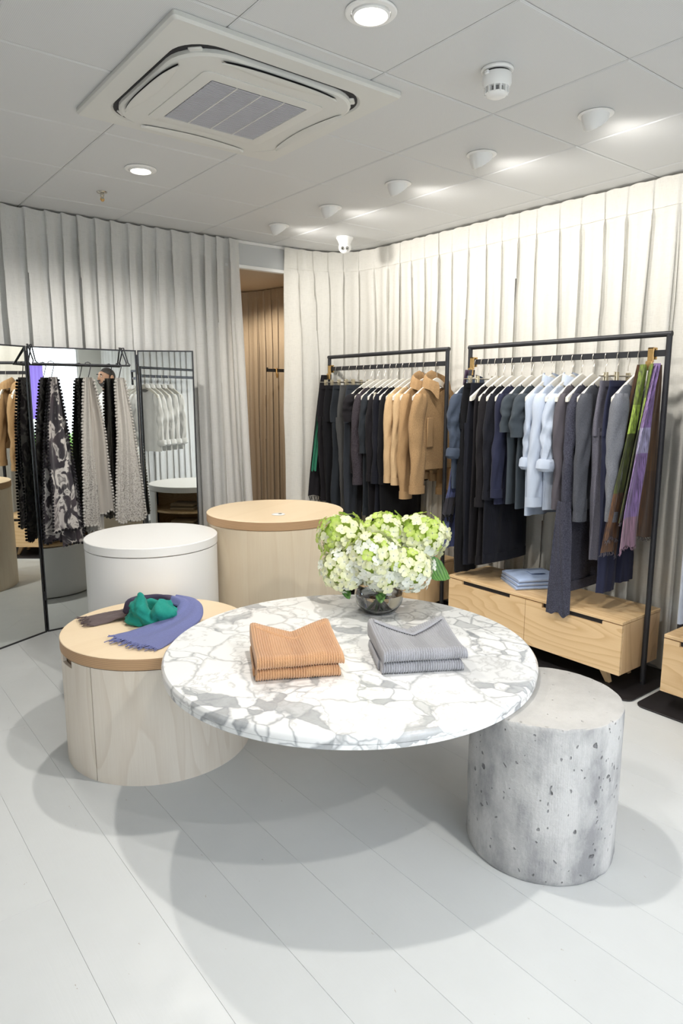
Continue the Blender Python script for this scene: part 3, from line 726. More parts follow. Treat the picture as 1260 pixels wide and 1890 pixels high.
def trousers(x, y, rz, label, mt, what, grp, L=1.05, seed=1, w=.165, legw=.085, flare=.0, clipped=True, hipf=.03):
    g = thing('trousers', label, 'trousers', (x, y, TOPH), rz, grp)
    rings = []
    for i in range(8):
        u = i/7; z = lerp(-.135, -.42, u); rings.append(ell(z, 0, .004*n1(u*3, seed), w+hipf*math.sin(u*PI*.6), lerp(.008, .030, u**.6), 40, 2.6, .007*u+.002, 5, seed, u*2))
    part('seat', MB().loft(rings), mt, g, ang=70)
    part('waistband', MB().loft([ell(-.134, 0, 0, w+.001, .010, 40), ell(-.134, 0, 0, w+.004, .014, 40, rip=.002, freq=14, seed=seed), ell(-.165, 0, 0, w+.005, .017, 40, rip=.002, freq=14, seed=seed), ell(-.165, 0, 0, w, .012, 40)], (False, False)), mt, g, ang=70)
    for s in (-1, 1):
        rings = []
        for i in range(20):
            u = i/19; z = lerp(-.38, -L+.02*s*hsh(seed), u); hx = lerp(legw+.008, legw*(.86+flare), u)
            q_ = ell(z, s*(legw+.006)+.014*n1(u*2.4, seed+s), .010*n1(u*2+1, seed+s+2), hx, lerp(.030, .024, u), 30, 2.3, .006, 4, seed+s, u*2.5)
            rings.append([(a_+.004*math.sin(6*j_*2*PI/30+u*5+seed)+.003*n1(u*14+j_*.4, seed), b_+.003*n1(u*12+j_*.7, seed+4), c_) for j_, (a_, b_, c_) in enumerate(q_)])
        part('leg', MB().loft(rings), mt, g, ang=70)
    if clipped: clip_hanger(x, y, rz, what, 'clip hangers on the racks')
    return g
def fringe(m, P0, P1, n, ln, r=.0016, seed=0, dirn=Vector((0, 0, -1))):
    for i in range(n):
        u = (i+.5)/n; p = Vector(P0).lerp(Vector(P1), u); d = dirn+Vector((n1(i*1.7, seed)*.45, n1(i*2.3, seed+1)*.45, n1(i*.9, seed+2)*.2))
        m.tube([p, p+d*ln*.5+Vector((n1(i, 3)*.004, n1(i, 5)*.004, 0)), p+d*ln*(.8+.4*hsh(i+seed))], r, 5)
    return m
def hang_panel(x0, w0, w1, z0, z1, cy0, cy1, seed, folds=3, depth=.02, cx1=None, n=26, rows=16, th=.003, lean=0):
    """one hanging length of scarf: narrow gather at the top, wider folded hem"""
    m = MB(); F = []; B = []
    cx1 = x0 if cx1 is None else cx1
    for i in range(rows):
        u = i/(rows-1); z = lerp(z0, z1, u); w = lerp(w0, w1, u**.7); cx = lerp(x0, cx1, u)+.010*n1(u*2.5, seed); cy = lerp(cy0, cy1, u)
        a = []; b = []
        for j in range(n):
            s = -1+2*j/(n-1); f = math.sin(folds*s*1.9+seed+.8*n1(u*2, seed))+.5*math.sin(folds*3.1*s+seed*1.7+u)
            d = depth*f*(1-.35*u)+.006*n1(u*4+j*.3, seed+2)
            px = cx+w*s+lean*u*s; zz = z+(.02*n1(s*2+seed, seed+9) if i == rows-1 else 0)
            a.append((px, cy+d, zz)); b.append((px, cy+d+th, zz))
        F.append(a); B.append(b)
    rings = [a+b[::-1] for a, b in zip(F, B)]
    m.loft(rings); return m, F[-1]
# ---- colours
K = dict(black=(.010, .010, .012), black2=(.015, .0135, .016), ink=(.013, .014, .021), navy=(.024, .027, .055), slate=(.058, .074, .108), char=(.024, .028, .034), dgrey=(.052, .064, .077), plum=(.030, .024, .030),
         camel=(.46, .29, .145), camelL=(.66, .46, .26), palegrey=(.48, .52, .60), pale=(.43, .49, .60), pale2=(.48, .54, .65), taupe=(.095, .086, .100), mohair=(.036, .037, .055), grey=(.095, .10, .12), lav=(.17, .165, .205), melange=(.20, .21, .24),
         white=(.74, .74, .73), darkgr=(.075, .075, .075), denimbl=(.035, .04, .05))
_mc = {}
def CM(k, kind='woven'):
    if (k, kind) not in _mc: _mc[(k, kind)] = cloth('cloth_%s_%s' % (k, kind), K[k], kind)
    return _mc[(k, kind)]
ga, gb = 'clothes on the right-hand rack', 'clothes on the corner rack'
X = RX0
# ---- right-hand rack, from its left end
garment('shirt', X-.01, 2.992, .05, 'slate blue shirt with rolled cuff at the left end of right rack', CM('slate'), 'slate blue shirt', ga, .80, .60, 3, 'shirt', collar='shirt', out=.05, rip=.010)
trousers(X-.01, 2.94, 0, 'long black flared trousers beside the slate shirt', CM('black'), 'black flared trousers', ga, 1.33, 4, .16, .09, .25)
trousers(X, 2.893, .03, 'black trousers with tie belt, second pair from the slate shirt', CM('ink'), 'black tie-belt trousers', ga, 1.27, 6, .165, .09, .05)
garment('dress', X, 2.838, 0, 'black sleeveless long dress beside the tie-belt trousers', CM('black2'), 'black sleeveless dress', ga, 1.27, 0, 7, 'dress', rip=.010, hw=.19)
garment('cardigan', X, 2.775, .04, 'long black cardigan left of the navy sweater', CM('black2', 'knit'), 'long black cardigan', ga, 1.26, .885, 8, 'cardigan', r1=.045)
garment('sweater', X, 2.708, 0, 'black knitted tunic next to the navy sweater', CM('ink', 'knit'), 'black knitted tunic', ga, 1.24, .835, 9, 'sweater', r1=.048)
garment('sweater', X, 2.638, -.02, 'navy long-sleeved sweater left of the grey t-shirts', CM('navy'), 'navy sweater', ga, .86, .815, 10, 'sweater', r1=.042)
garment('tee', X, 2.565, 0, 'dark grey t-shirt next to the navy sweater', CM('dgrey'), 'left dark grey t-shirt', ga, .85, .43, 11, 'tee')
garment('tee', X, 2.495, .03, 'dark grey t-shirt next to the pale blue shirt', CM('dgrey'), 'right dark grey t-shirt', ga, .87, .455, 12, 'tee')
garment('shirt', X, 2.425, 0, 'pale blue shirt with rolled cuffs beside the grey t-shirts', CM('pale'), 'left pale blue shirt', ga, .90, .62, 13, 'shirt', collar='shirt', out=.045, rip=.010)
garment('sweater', X, 2.358, -.03, 'pale blue long-sleeved sweater between two pale shirts', CM('pale2'), 'pale blue sweater', ga, .80, .83, 14, 'sweater', r0=.066, r1=.060, out=.04)
garment('shirt', X, 2.292, 0, 'white-blue shirt with fat rolled cuffs beside taupe blouse', CM('pale2'), 'white-blue shirt', ga, .85, .62, 15, 'shirt', collar='shirt', out=.05, rip=.010)
garment('blouse', X, 2.232, .02, 'silky taupe grey blouse between pale shirt and fuzzy cardigan', CM('taupe'), 'taupe blouse', ga, .84, .83, 16, 'blouse', r1=.04, out=.02)
g = garment('cardigan', X, 2.162, 0, 'fuzzy dark grey mohair cardigan with long front panel', CM('mohair', 'fuzzy'), 'mohair cardigan', ga, 1.30, .85, 17, 'cardigan', r1=.045, r0=.062, hw=.195)
mp, _ = hang_panel(0, .036, .068, -.78, -1.415, 0, 0, 21, 2, .010); 
lp = MB(); lp.add(mp.v, mp.f, 0, T(-.244, -.02, 0) @ RZ(PI/2+.2)); part('front_panel', lp, CM('mohair', 'fuzzy'), g, ang=70)
garment('sweater', X, 2.088, -.02, 'mid grey knitted sweater between mohair cardigan and lavender knit', CM('grey', 'melange'), 'mid grey sweater', ga, .82, .88, 18, 'sweater', r1=.042)
trousers(X, 2.018, 0, 'lavender grey knitted trousers hung from a clip hanger', CM('lav', 'melange'), 'lavender knit trousers', ga, 1.09, 19, .155, .075, 0)
trousers(X, 1.958, 0, 'dark navy trousers behind the grey melange sweater', CM('navy'), 'dark navy trousers', ga, 1.25, 20, .165, .085, .05)
garment('sweater', X, 1.902, .03, 'grey melange wool sweater beside the green and purple scarf', CM('melange', 'melange'), 'grey melange sweater', ga, .80, .85, 22, 'sweater', r0=.068, r1=.048, out=.03)
# scarf with green, violet and brown lengths
def striped(name, stops, per=None):
    t = NT(name); o = t.co(); z = t.n('ShaderNodeSeparateXYZ', i_0=o).outputs[2]
    f = t.math('DIVIDE', z, -1.0); nd = t.n('ShaderNodeValToRGB'); t.put(nd.inputs[0], f); nd.color_ramp.interpolation = 'CONSTANT'
    e = nd.color_ramp.elements
    while len(e) < len(stops): e.new(.5)
    for q, (p, c) in zip(e, stops): q.position = p; q.color = (*c, 1)
    s = t.noise(t.co((90, 90, 2.5)), 1.6, 3, .6)
    c = t.mix(t.ramp(s, [(.35, .75), (.65, 0)]), nd.outputs[0], (.02, .015, .02))
    t.set(Base_Color=c, Roughness=.8); t.bump(s, .3, .0015); t.b.inputs['Sheen Weight'].default_value = .2; return t.m
ms = thing('scarf', 'green, violet and brown striped scarf hanging from brass clip', 'scarf', (X, 1.832, TOPH))
GRN, LIM, OLV, VIO, LAV, BRN = (.17, .24, .03), (.40, .56, .08), (.065, .085, .012), (.30, .19, .45), (.46, .43, .66), (.115, .050, .016)
for nm, a, kw in (('green_length', striped('scarf_green', [(0, GRN), (.255, LIM), (.40, OLV), (.70, BRN)]), dict(x0=-.05, w0=.022, w1=.060, z0=-.055, z1=-.93, cy0=.015, cy1=.02, cx1=-.25, seed=1)),
                  ('green_length', striped('scarf_green2', [(0, GRN), (.22, LIM), (.38, OLV), (.55, OLV)]), dict(x0=-.02, w0=.030, w1=.085, z0=-.052, z1=-.84, cy0=-.02, cy1=-.022, cx1=-.17, seed=2)),
                  ('violet_length', striped('scarf_violet', [(0, VIO), (.37, LAV), (.50, VIO), (.82, (.34, .20, .28))]), dict(x0=-.02, w0=.018, w1=.085, z0=-.050, z1=-.965, cy0=-.036, cy1=-.050, cx1=-.205, seed=3)),
                  ('brown_length', striped('scarf_brown', [(0, BRN), (.30, (.15, .07, .02)), (.6, BRN)]), dict(x0=.05, w0=.030, w1=.135, z0=-.055, z1=-.955, cy0=-.018, cy1=-.024, cx1=.015, seed=4)),
                  ('brown_length', striped('scarf_brown2', [(0, BRN), (.5, (.10, .04, .02)), (.9, BRN)]), dict(x0=-.035, w0=.018, w1=.07, z0=-.055, z1=-1.03, cy0=.03, cy1=.045, cx1=-.20, seed=5))):
    m, last = hang_panel(folds=2, depth=.010, **kw); p = part(nm, m, a, ms, ang=70)
    fm = MB(); 
    for q0, q1 in zip(last[::2], last[1::2]): fringe(fm, q0, q1, 2, .018, .0014, int(1000*q0[0]))
    f = part('fringe', fm, CM('taupe') if nm != 'violet_length' else a, p); f['kind'] = 'stuff'
brass_clip(X, 1.832, 'green and violet scarf')
part('price_tag', MB().box((.10, -.03, -.935), (.101, -.012, -.90)), M_plastic, ms, False)
sv = thing('scarf', 'violet-blue wool scarf with black end at the left end of right rack', 'scarf', (X, 3.02, TOPH))
BLU, BLK = (.085, .11, .27), (.014, .014, .022)
m, last = hang_panel(-.05, .02, .07, -.05, -1.20, .012, .012, 7, 2, .010, cx1=-.185); p = part('wool_length', m, striped('scarf_blue', [(0, (.05, .02, .06)), (.20, (.06, .03, .09)), (.42, BLU), (.95, BLU)]), sv, ang=70)
m, last = hang_panel(-.02, .02, .05, -.05, -.98, -.012, -.01, 8, 2, .010, cx1=-.215); p = part('wool_length', m, striped('scarf_blue2', [(0, BLK), (.45, BLU), (.86, BLK), (.96, BLK)]), sv, ang=70)
part('fringe', fringe(MB(), last[0], last[-1], 26, .05, .0016, 4), CM('black'), p)['kind'] = 'stuff'
brass_clip(X, 3.02, 'violet-blue scarf')
# ---- corner rack, from its left end
sv = thing('scarf', 'black scarf with a green stripe at the left end of corner rack', 'scarf', (X, 4.54, TOPH))
m, last = hang_panel(-.05, .03, .085, -.05, -1.04, 0, 0, 12, 2, .012, cx1=-.14); p = part('wool_length', m, CM('black2'), sv, ang=70)
part('fringe', fringe(MB(), last[0], last[-1], 30, .05, .0016, 9), CM('black'), p)['kind'] = 'stuff'
m, l2 = hang_panel(-.12, .02, .022, -.30, -.82, -.018, -.028, 14, 2, .004, cx1=-.205); part('green_stripe', m, cloth('green_wool', (.03, .16, .095)), sv, ang=70)
brass_clip(X, 4.54, 'black scarf with green stripe')
for y, k, L, fl, lb in ((4.465, 'black2', 1.05, 0, 'black trousers at the left end of corner rack'), (4.385, 'black', 1.06, 0, 'black trousers, second pair on the corner rack'), (4.29, 'char', 1.10, .05, 'charcoal wide trousers, third pair on the corner rack'),
                        (4.20, 'darkgr', 1.15, 0, 'dark grey drawstring trousers on the corner rack'), (4.115, 'denimbl', 1.20, 0, 'blue-black denim trousers left of the black t-shirt')):
    trousers(X, y, .05*n1(y*7), lb, CM(k), lb.split(' on the')[0].split(' at the')[0].split(' left of')[0].split(',')[0]+(' second from left' if 'second' in lb else ''), gb, L, int(y*100), .165, .088, fl)
garment('tee', X, 4.035, 0, 'black t-shirt between denim trousers and plum boucle coat', CM('black2'), 'black t-shirt', gb, .80, .41, 31, 'tee')
garment('coat', X, 3.957, 0, 'dark plum boucle coat with frayed hem', CM('plum', 'fuzzy'), 'plum boucle coat', gb, .86, .87, 32, 'coat', r0=.062, r1=.055)
garment('sweater', X, 3.882, 0, 'charcoal three-quarter sleeve top on corner rack', CM('char'), 'charcoal top', gb, 1.10, .63, 33, 'sweater', r1=.048)
garment('cardigan', X, 3.812, .02, 'black cardigan with cream neck label', CM('black2', 'knit'), 'black cardigan with cream label', gb, 1.20, .83, 34, 'cardigan', r1=.045)
garment('sweater', X, 3.745, 0, 'long black knit in the middle of the corner rack', CM('ink', 'knit'), 'long black knit', gb, 1.16, .84, 35, 'sweater', r1=.045)
garment('sweater', X, 3.68, 0, 'long black knit touching the light camel sweater', CM('black', 'knit'), 'black knit beside camel', gb, 1.14, .84, 36, 'sweater', r1=.045)
o = part('neck_label', MB().box((-.20, -.035, -.235), (-.175, -.0345, -.19)), plain('label_cream', (.75, .70, .58), .7), bpy.data.objects['cardigan.002'] if 'cardigan.002' in bpy.data.objects else None, False)
garment('sweater', X, 3.61, 0, 'light camel sweater next to the black knits', CM('camelL', 'knit'), 'left light camel sweater', gb, .72, .82, 37, 'sweater', r1=.046)
garment('sweater', X, 3.545, .02, 'light camel sweater next to the darker camel sweater', CM('camelL', 'knit'), 'right light camel sweater', gb, .72, .83, 38, 'sweater', r1=.042)
garment('sweater', X, 3.465, 0, 'camel sweater with folded collar behind the camel coat', CM('camel', 'knit'), 'camel collared sweater', gb, .74, .92, 39, 'sweater', r1=.048, collar='big', top=-.145, dip=.05)
g = garment('coat', X, 3.345, 0, 'camel knitted coat with wide ribbed collar by the rack post', CM('camel', 'melange'), 'camel coat', gb, .71, .87, 40, 'coat', r0=.068, r1=.058, out=.025, ht=.035, collar='big', top=-.145, dip=.05, rip=.004)
part('pocket', MB().box((-.13, -.052, -.56), (-.075, -.040, -.36), .004), CM('camel', 'knit'), g)
# ---- rack at the right edge and rack seen in the mirror
gc, gd = 'clothes on the rack at the right edge', 'white clothes seen in the mirror'
garment('dress', X-.02, 1.485, 0, 'long pale grey dress at the right photo edge', CM('palegrey'), 'long pale grey dress', gc, 1.30, .9, 51, 'dress', hw=.20, out=.02)
for k, y in enumerate((1.38, 1.24, 1.08, .92, .76, .60, .50)):
    garment('shirt', X, y, 0, ['first', 'second', 'third', 'fourth', 'fifth', 'sixth', 'last'][k]+' white shirt from the grey dress, seen in mirror', CM('white'), ['first', 'second', 'third', 'fourth', 'fifth', 'sixth', 'last'][k]+' white shirt on edge rack', gc, .85, .72, 60+k, 'shirt', collar='shirt')
for k, y in enumerate((2.14, 2.05, 1.95, 1.84, 1.72)):
    garment('shirt', -.17, y, 0, ['first', 'second', 'third', 'fourth', 'fifth'][k]+' white shirt on the rack reflected in the right mirror panel', CM('white'), ['first', 'second', 'third', 'fourth', 'fifth'][k]+' reflected white shirt', gd, .85, .78, 70+k, 'shirt', collar='shirt')
# ---------------------------------------------------------------- three-panel mirror
t = NT('mirror_glass'); t.set(Base_Color=(.86, .89, .87, 1), Metallic=1.0, Roughness=.0); M_mirror = t.m
mir = thing('folding_mirror', 'three-panel folding mirror with thin black frame', 'mirror', (0, 0, 0))
HM = 1.857
def mpanel(name, x, y, ang, w):
    M = T(x, y, 0) @ RZ(ang)          # local x along the panel, front is -y
    fr = MB()
    for a, b in (((0, -.004, 0), (.008, .016, HM)), ((w-.008, -.004, 0), (w, .016, HM)), ((.008, -.004, 0), (w-.008, .016, .009)), ((.008, -.004, HM-.009), (w-.008, .016, HM)), ((.0, .010, .0), (w, .016, HM))): fr.box(a, b, 0, 0, M)
    p = part(name, fr, M_black, mir, False)
    part('mirror_glass', MB().add([(.008, 0, .009), (w-.008, 0, .009), (w-.008, 0, HM-.009), (.008, 0, HM-.009)], [(0, 1, 2, 3)], 0, M), M_mirror, p, False)
    return p
mpanel('mirror_panel', 1.147, 4.635, 0, .70)
aL = math.radians(25.5); mpanel('mirror_panel', 1.138-.38*math.cos(aL), 4.633-.38*math.sin(aL), aL, .38)
mpanel('mirror_panel', 1.856, 4.633, -math.radians(31), .375)
for x in (1.1425, 1.8515):
    for z in (.25, HM-.06): part('hinge', MB().tube([(x, 4.630, z-.03), (x, 4.630, z+.03)], .006, 8), M_black, mir)
# rail hooked over the mirror
rl = thing('scarf_rail', 'thin black wire rail hooked over the top of the mirror', 'rail', (0, 0, 0))
YS = 4.545
part('rail_bar', MB().tube([(1.150, YS, 1.748), (1.765, YS, 1.748)], .006, 10), M_black, rl)
for x in (1.165, 1.750):
    part('bracket', MB().tube([(x-.012, YS, 1.750), (x-.004, YS+.01, 1.765), (x-.010, 4.61, 1.84), (x-.010, 4.628, 1.866), (x-.010, 4.655, 1.868), (x, 4.660, 1.85), (x+.010, 4.655, 1.868), (x+.010, 4.628, 1.866), (x+.010, 4.61, 1.84), (x+.008, YS+.01, 1.765), (x+.020, YS, 1.750)], .0045, 8), M_black, rl)
# scarves with pom-pom edges on hooks
def pattern(name, a, b, kind):
    t = NT(name); o = t.co()
    if kind == 'ikat':
        nz = t.noise(t.co((1, 1, .62)), 13, 3, .6, 1.1); f = t.ramp(nz, [(.47, 0), (.51, .15), (.54, 1), (.60, 1), (.64, .2), (.7, .9)])
        f2 = t.ramp(t.noise(t.co((1, 1, .5)), 7, 2), [(.45, 0), (.6, .6)])
        c = t.mix(f, a, b); c = t.mix(t.math('MULTIPLY', f2, .5), c, (.13, .09, .10))
    elif kind == 'spot':
        z = t.n('ShaderNodeSeparateXYZ', i_0=o).outputs[2]
        f = t.ramp(t.noise(o, 120, 3, .7), [(.50, 0), (.56, 1)]); f = t.math('MULTIPLY', f, t.ramp(t.math('MULTIPLY', z, -1.0), [(.45, .15), (.80, .85)]))
        c = t.mix(f, a, b)
    else:
        c = t.mix(t.noise(t.co((20, 20, 1.2)), 3, 3), a, b)
    t.set(Base_Color=c, Roughness=.85); t.bump(t.noise(o, 300, 2), .3, .001); t.b.inputs['Sheen Weight'].default_value = .2; return t.m
def pom_scarf(x, label, mats, lens, pommat, seed, wid=.07):
    s = thing('pompom_scarf', label, 'scarf', (x, YS, 1.748), 0, 'pom-pom scarves on the mirror rail')
    part('hook', MB().tube([(-.022, 0, -.004), (-.016, 0, .012), (0, 0, .017), (.014, 0, .010), (.016, 0, -.010), (.004, 0, -.055), (-.010, 0, -.10)], .0028, 6), M_black, s)
    for k, (mt, (L, cx, w, cy)) in enumerate(zip(mats, lens)):
        m, last = hang_panel(cx*.25, w*.26, w, -.080, -L, cy*.3, cy, seed+k*3, 2, .014, cx1=cx, rows=20)
        p = part('scarf_length', m, mt, s, ang=70)
        pm = MB(); n = 26
        sph = [(.0005+.0085*math.sin(PI*i/5), .0085*math.cos(PI*i/5)) for i in range(6)]
        rows = [m.v[i*2*n:(i+1)*2*n] for i in range(20)]
        edge = [r[0] for r in rows] if k % 2 == 0 else [r[n-1] for r in rows]
        def walk(E, step):
            acc = 0; out = []
            for a, b in zip(E, E[1:]):
                a, b = Vector(a), Vector(b); l = (b-a).length; q = step-acc
                while q < l: out.append(a.lerp(b, q/l)); q += step
                acc = (acc+l) % step
            return out
        for q in walk(edge, .021)+walk(last, .024): pm.lathe(sph, 7, M=T(q.x+n1(q.z*90)*.002, q.y-.006, q.z))
        f = part('pom_pom_trim', pm, pommat, p); f['kind'] = 'stuff'
    return s
P_ik = pattern('black_white_ikat', (.022, .018, .024), (.50, .47, .44), 'ikat'); P_tau = pattern('taupe_cloth', (.30, .27, .24), (.40, .37, .33), 'plain'); P_gr = pattern('grey_green_cloth', (.10, .11, .10), (.16, .17, .16), 'plain')
P_bei = pattern('beige_spot', (.40, .375, .34), (.13, .12, .11), 'spot'); P_bei2 = pattern('beige_cloth', (.44, .42, .385), (.34, .32, .29), 'plain'); P_lt = pattern('light_taupe_spot', (.46, .435, .40), (.17, .155, .14), 'spot')
pom_scarf(1.262, 'black and white patterned pom-pom scarf, leftmost on mirror rail', [P_ik, P_ik, P_ik], [(1.12, -.04, .075, .02), (1.15, .06, .070, -.02), (1.06, .0, .085, -.05)], CM('black2'), 3)
pom_scarf(1.490, 'taupe pom-pom scarf in the middle of the mirror rail', [P_bei, P_tau, P_bei2], [(1.06, -.045, .055, -.03), (.97, .055, .070, .01), (1.10, .0, .06, .04)], P_bei2, 5)
pom_scarf(1.690, 'light beige speckled pom-pom scarf, rightmost on mirror rail', [P_lt, P_lt, P_bei2], [(1.04, -.03, .060, -.04), (1.05, .055, .080, -.005), (1.02, .10, .05, .03)], P_bei2, 8)
# ---------------------------------------------------------------- folded sweaters on the marble
def knitmat(name, col):
    t = NT(name); o = t.co()
    c = t.mix(t.noise(o, 220, 3, .7), tuple(q*.72 for q in col), tuple(min(1, q*1.18) for q in col))
    w = t.n('ShaderNodeTexWave', bands_direction='Y', i_Vector=o, i_Scale=62.0, i_Distortion=.8).outputs[1]
    t.set(Base_Color=c, Roughness=.95); t.b.inputs['Sheen Weight'].default_value = .3; t.bump(t.math('ADD', w, t.noise(o, 500, 2)), .6, .0018); return t.m
def folded(W_, D_, H_, seed, top, rib=.0088, raise_=.03):
    """rounded folded knit, ribs running front to back and over the front fold; local origin bottom centre"""
    m = MB(); nx = int(W_/rib)*4; rings = []
    for i in range(nx+1):
        u = i/nx; x = -W_/2+W_*u; e = min(1, min(u, 1-u)/.085); ee = math.sqrt(max(0, 1-(1-e)**2)); rd = .0021*math.cos(2*PI*x/rib)
        d = D_*(1+.012*n1(u*3, seed)); h = H_*(.62+.38*ee)*(1+.06*n1(u*4, seed+1)); R_ = []
        hr = h/2
        def topz(y):
            v = (y+d/2)/d                                      # 0 front, 1 back
            z = h+.006*n1(u*2.3+v*2, seed+2)-.004*math.sin(PI*v)
            if top:
                va = abs(2*u-1); z += raise_*(v**1.6)*(va**1.2)-.012*v*(1-va)
            return z
        for k in range(9):                                      # front fold, bottom to top
            a = -PI/2+PI*k/8; R_.append((x, -d/2+hr-(hr+rd)*math.cos(a)-.002*ee, hr+(hr+rd)*math.sin(a)))
        for k in range(1, 12):
            y = lerp(-d/2+hr, d/2-.012, k/12); R_.append((x, y, topz(y)+rd))
        yb = d/2-.03*(1-abs(2*u-1))*top*.9
        zt = topz(d/2)
        for k in range(5):
            a = PI/2-PI*k/4; R_.append((x, yb-.006+.010*math.cos(a), zt/2+(zt/2+rd*.5)*math.sin(a)))
        mz = min(p[2] for p in R_)
        R_ = [(p[0], p[1], max(0.0, p[2])*1.0) for p in R_]
        rings.append(R_)
    m.loft(rings); return m
def neckband(W_, D_, H_, seed):
    m = MB(); P = []
    for i in range(25):
        u = .06+.88*i/24; va = abs(2*u-1); x = -W_/2+W_*u; v = .62+.30*va
        y = -D_/2+D_*v; z = H_+.034*(v**1.6)*(va**1.2)-.012*v*(1-va)-.004*math.sin(PI*v)
        P.append([(x, y-.008, z-.001), (x, y-.004, z+.0035), (x, y, z+.0018), (x, y+.004, z+.0045), (x, y+.009, z-.001)])
    return m.grid(P)
M_tan = knitmat('camel_rib_knit', (.60, .335, .17)); M_gk = knitmat('grey_rib_knit', (.36, .365, .40))
def stack(cx, cy, rz, mt, colour, place):
    for k in range(2):
        top = k == 1; s = thing('folded_sweater', ('upper' if top else 'lower')+' folded '+colour+' ribbed sweater '+place, 'sweater', (cx+(.004 if top else 0), cy, .5905+.0445*k), rz+(.03 if top else 0), 'folded sweaters on the marble table')
        part('knit_body', folded(.305 if top else .295, .30 if top else .285, .047 if top else .044, 3+k+cx, top), mt, s, ang=80)
        if top: part('v_neck_band', neckband(.305, .30, .047, 3), mt, s, ang=80)
        else: part('sleeve_fold', MB().loft([[(-.150+.004*math.cos(a)-.002, y, .022+.018*math.sin(a)) for a in [2*PI*j/10 for j in range(10)]] for y in (-.10, -.05, .0, .06, .11)]), mt, s, ang=80)
stack(1.322, 1.965, -.488, M_tan, 'camel', 'left of the grey ones')
stack(1.705, 1.735, -.545, M_gk, 'grey', 'right of the camel ones')
# ---------------------------------------------------------------- scarf heap on the birch drum
def wool(name, col):
    t = NT(name); o = t.co(); f = t.noise(t.co((1, 1, 1)), 240, 3, .7)
    t.set(Base_Color=t.mix(f, tuple(q*.65 for q in col), tuple(min(1, q*1.25) for q in col)), Roughness=.85); t.b.inputs['Sheen Weight'].default_value = .06; t.bump(f, .5, .0015); return t.m
W_green, W_blue, W_brown, W_plum = wool('emerald_wool', (.005, .26, .205)), wool('violet_blue_wool', (.15, .17, .37)), wool('brown_grey_wool', (.115, .085, .085)), wool('plum_wool', (.045, .035, .075))
hp = thing('scarf', 'emerald, plum and violet-blue wool scarf coiled on the birch drum', 'scarf', (0, 0, .5425))
rt, fw_ = Vector((.787, -.617, 0)), Vector((.617, .787, 0))
def coil(cx, cy, R0, R1, a0, a1, r, zc, seed, sq=.8, nn=40, lean=.3):
    m = MB(); rings = []
    for i in range(nn):
        u = i/(nn-1); a = lerp(a0, a1, u); ring = []
        q = Vector((cx, cy, 0))+rt*(R0*math.cos(a))+fw_*(R1*math.sin(a)); od = (rt*math.cos(a)+fw_*math.sin(a)).normalized()
        rr_ = r*(.82+.22*n1(u*4.2, seed))*(min(1, min(u, 1-u)*9+.25))
        for j in range(22):
            b = 2*PI*j/22; w = 1+.10*math.sin(3*b+seed+u*4)+.06*math.sin(5*b+2*u*6)+.06*n1(u*9+j*.5, seed)
            zz = zc+.012*n1(u*3, seed+4)+rr_*1.25*w*math.sin(b)
            ring.append(q+od*(rr_*w*math.cos(b)*sq+lean*(zc-zz)*.4)+Vector((0, 0, max(.002, zz))))
        rings.append(ring)
    return m.loft(rings)
def ribbon(pts, w, seed, lift, th=.006, nn=36, across=22, fold=.012, folds=2.5):
    P, L = resample(pts, .01); m = MB(); rings = []; N = len(P); last = None
    for i in range(0, N):
        p, s = P[i]; u = s/L; a, b = P[max(0, i-1)][0], P[min(N-1, i+1)][0]; d = (b-a); d.z = 0; d.normalize(); sd = Vector((-d.y, d.x, 0)); ww = w(u)
        up = []; dn = []
        for j in range(across):
            v = -1+2*j/(across-1); z = p.z+lift(u)*(1-v*v*.6)+fold*(1-.5*u)*(.5+.5*math.sin(folds*v*2+seed+.7*u*3))+.003*n1(v*4+u*6, seed)
            q = p+sd*(ww*v)+d*(.012*n1(v*3+seed, seed)*u); up.append(Vector((q.x, q.y, max(.004, z)))); dn.append(Vector((q.x, q.y, max(.0012, z-th))))
        rings.append(up+dn[::-1]); last = (up, d)
    m.loft(rings); return m, last
c0 = Vector((1.165, 2.865, 0))
def at(u, w, z=0): return tuple(c0+rt*u+fw_*w+Vector((0, 0, z)))
# emerald mass: a tall front fold, pinched in the middle, with a peak at the left and a hollow behind
rings = []
for i in range(90):
    u = i/89; a = lerp(-PI*1.06, PI*.10, u); ring = []          # sweeps left - front - right
    q = c0+rt*(.084*math.cos(a))+fw_*(.060*math.sin(a)); od = (rt*math.cos(a)+fw_*math.sin(a)).normalized()
    x_ = math.cos(a); hgt = .098+.056*math.exp(-((x_+.52)/.26)**2)+.022*math.exp(-((x_-.62)/.34)**2)-.030*math.exp(-((x_-.02)/.20)**2)
    e = min(1, min(u, 1-u)*7+.18); thk = .044*e
    for j in range(40):
        b = 2*PI*j/40; s_ = math.sin(b); cz = math.cos(b)
        zz = hgt*e*(.5+.5*s_); off = thk*cz*(1-.45*(.5+.5*s_))+.010*math.sin(2.5*zz/.04+u*6)*(.5+.5*cz)+.0075*(1-2*abs(n1(u*9+zz*34, 5)))+.005*(1-2*abs(n1(u*17-zz*60, 8)))+.004*n1(u*30+zz*25, 2)-.05*zz
        off += -.022*math.exp(-((x_-.05)/.13)**2)*(zz/.1)
        ring.append(q+od*off+Vector((0, 0, max(.002, zz))))
    rings.append(ring)
part('emerald_section', MB().loft(rings), W_green, hp, ang=80)
part('emerald_section', coil(c0.x+.012, c0.y+.012, .070, .046, PI*.0, PI*.9, .034, .050, 12, .9), W_green, hp, ang=80)
part('plum_section', coil(c0.x+.01, c0.y+.03, .108, .066, PI*.05, PI*1.12, .036, .062, 6, .8), W_plum, hp, ang=80)
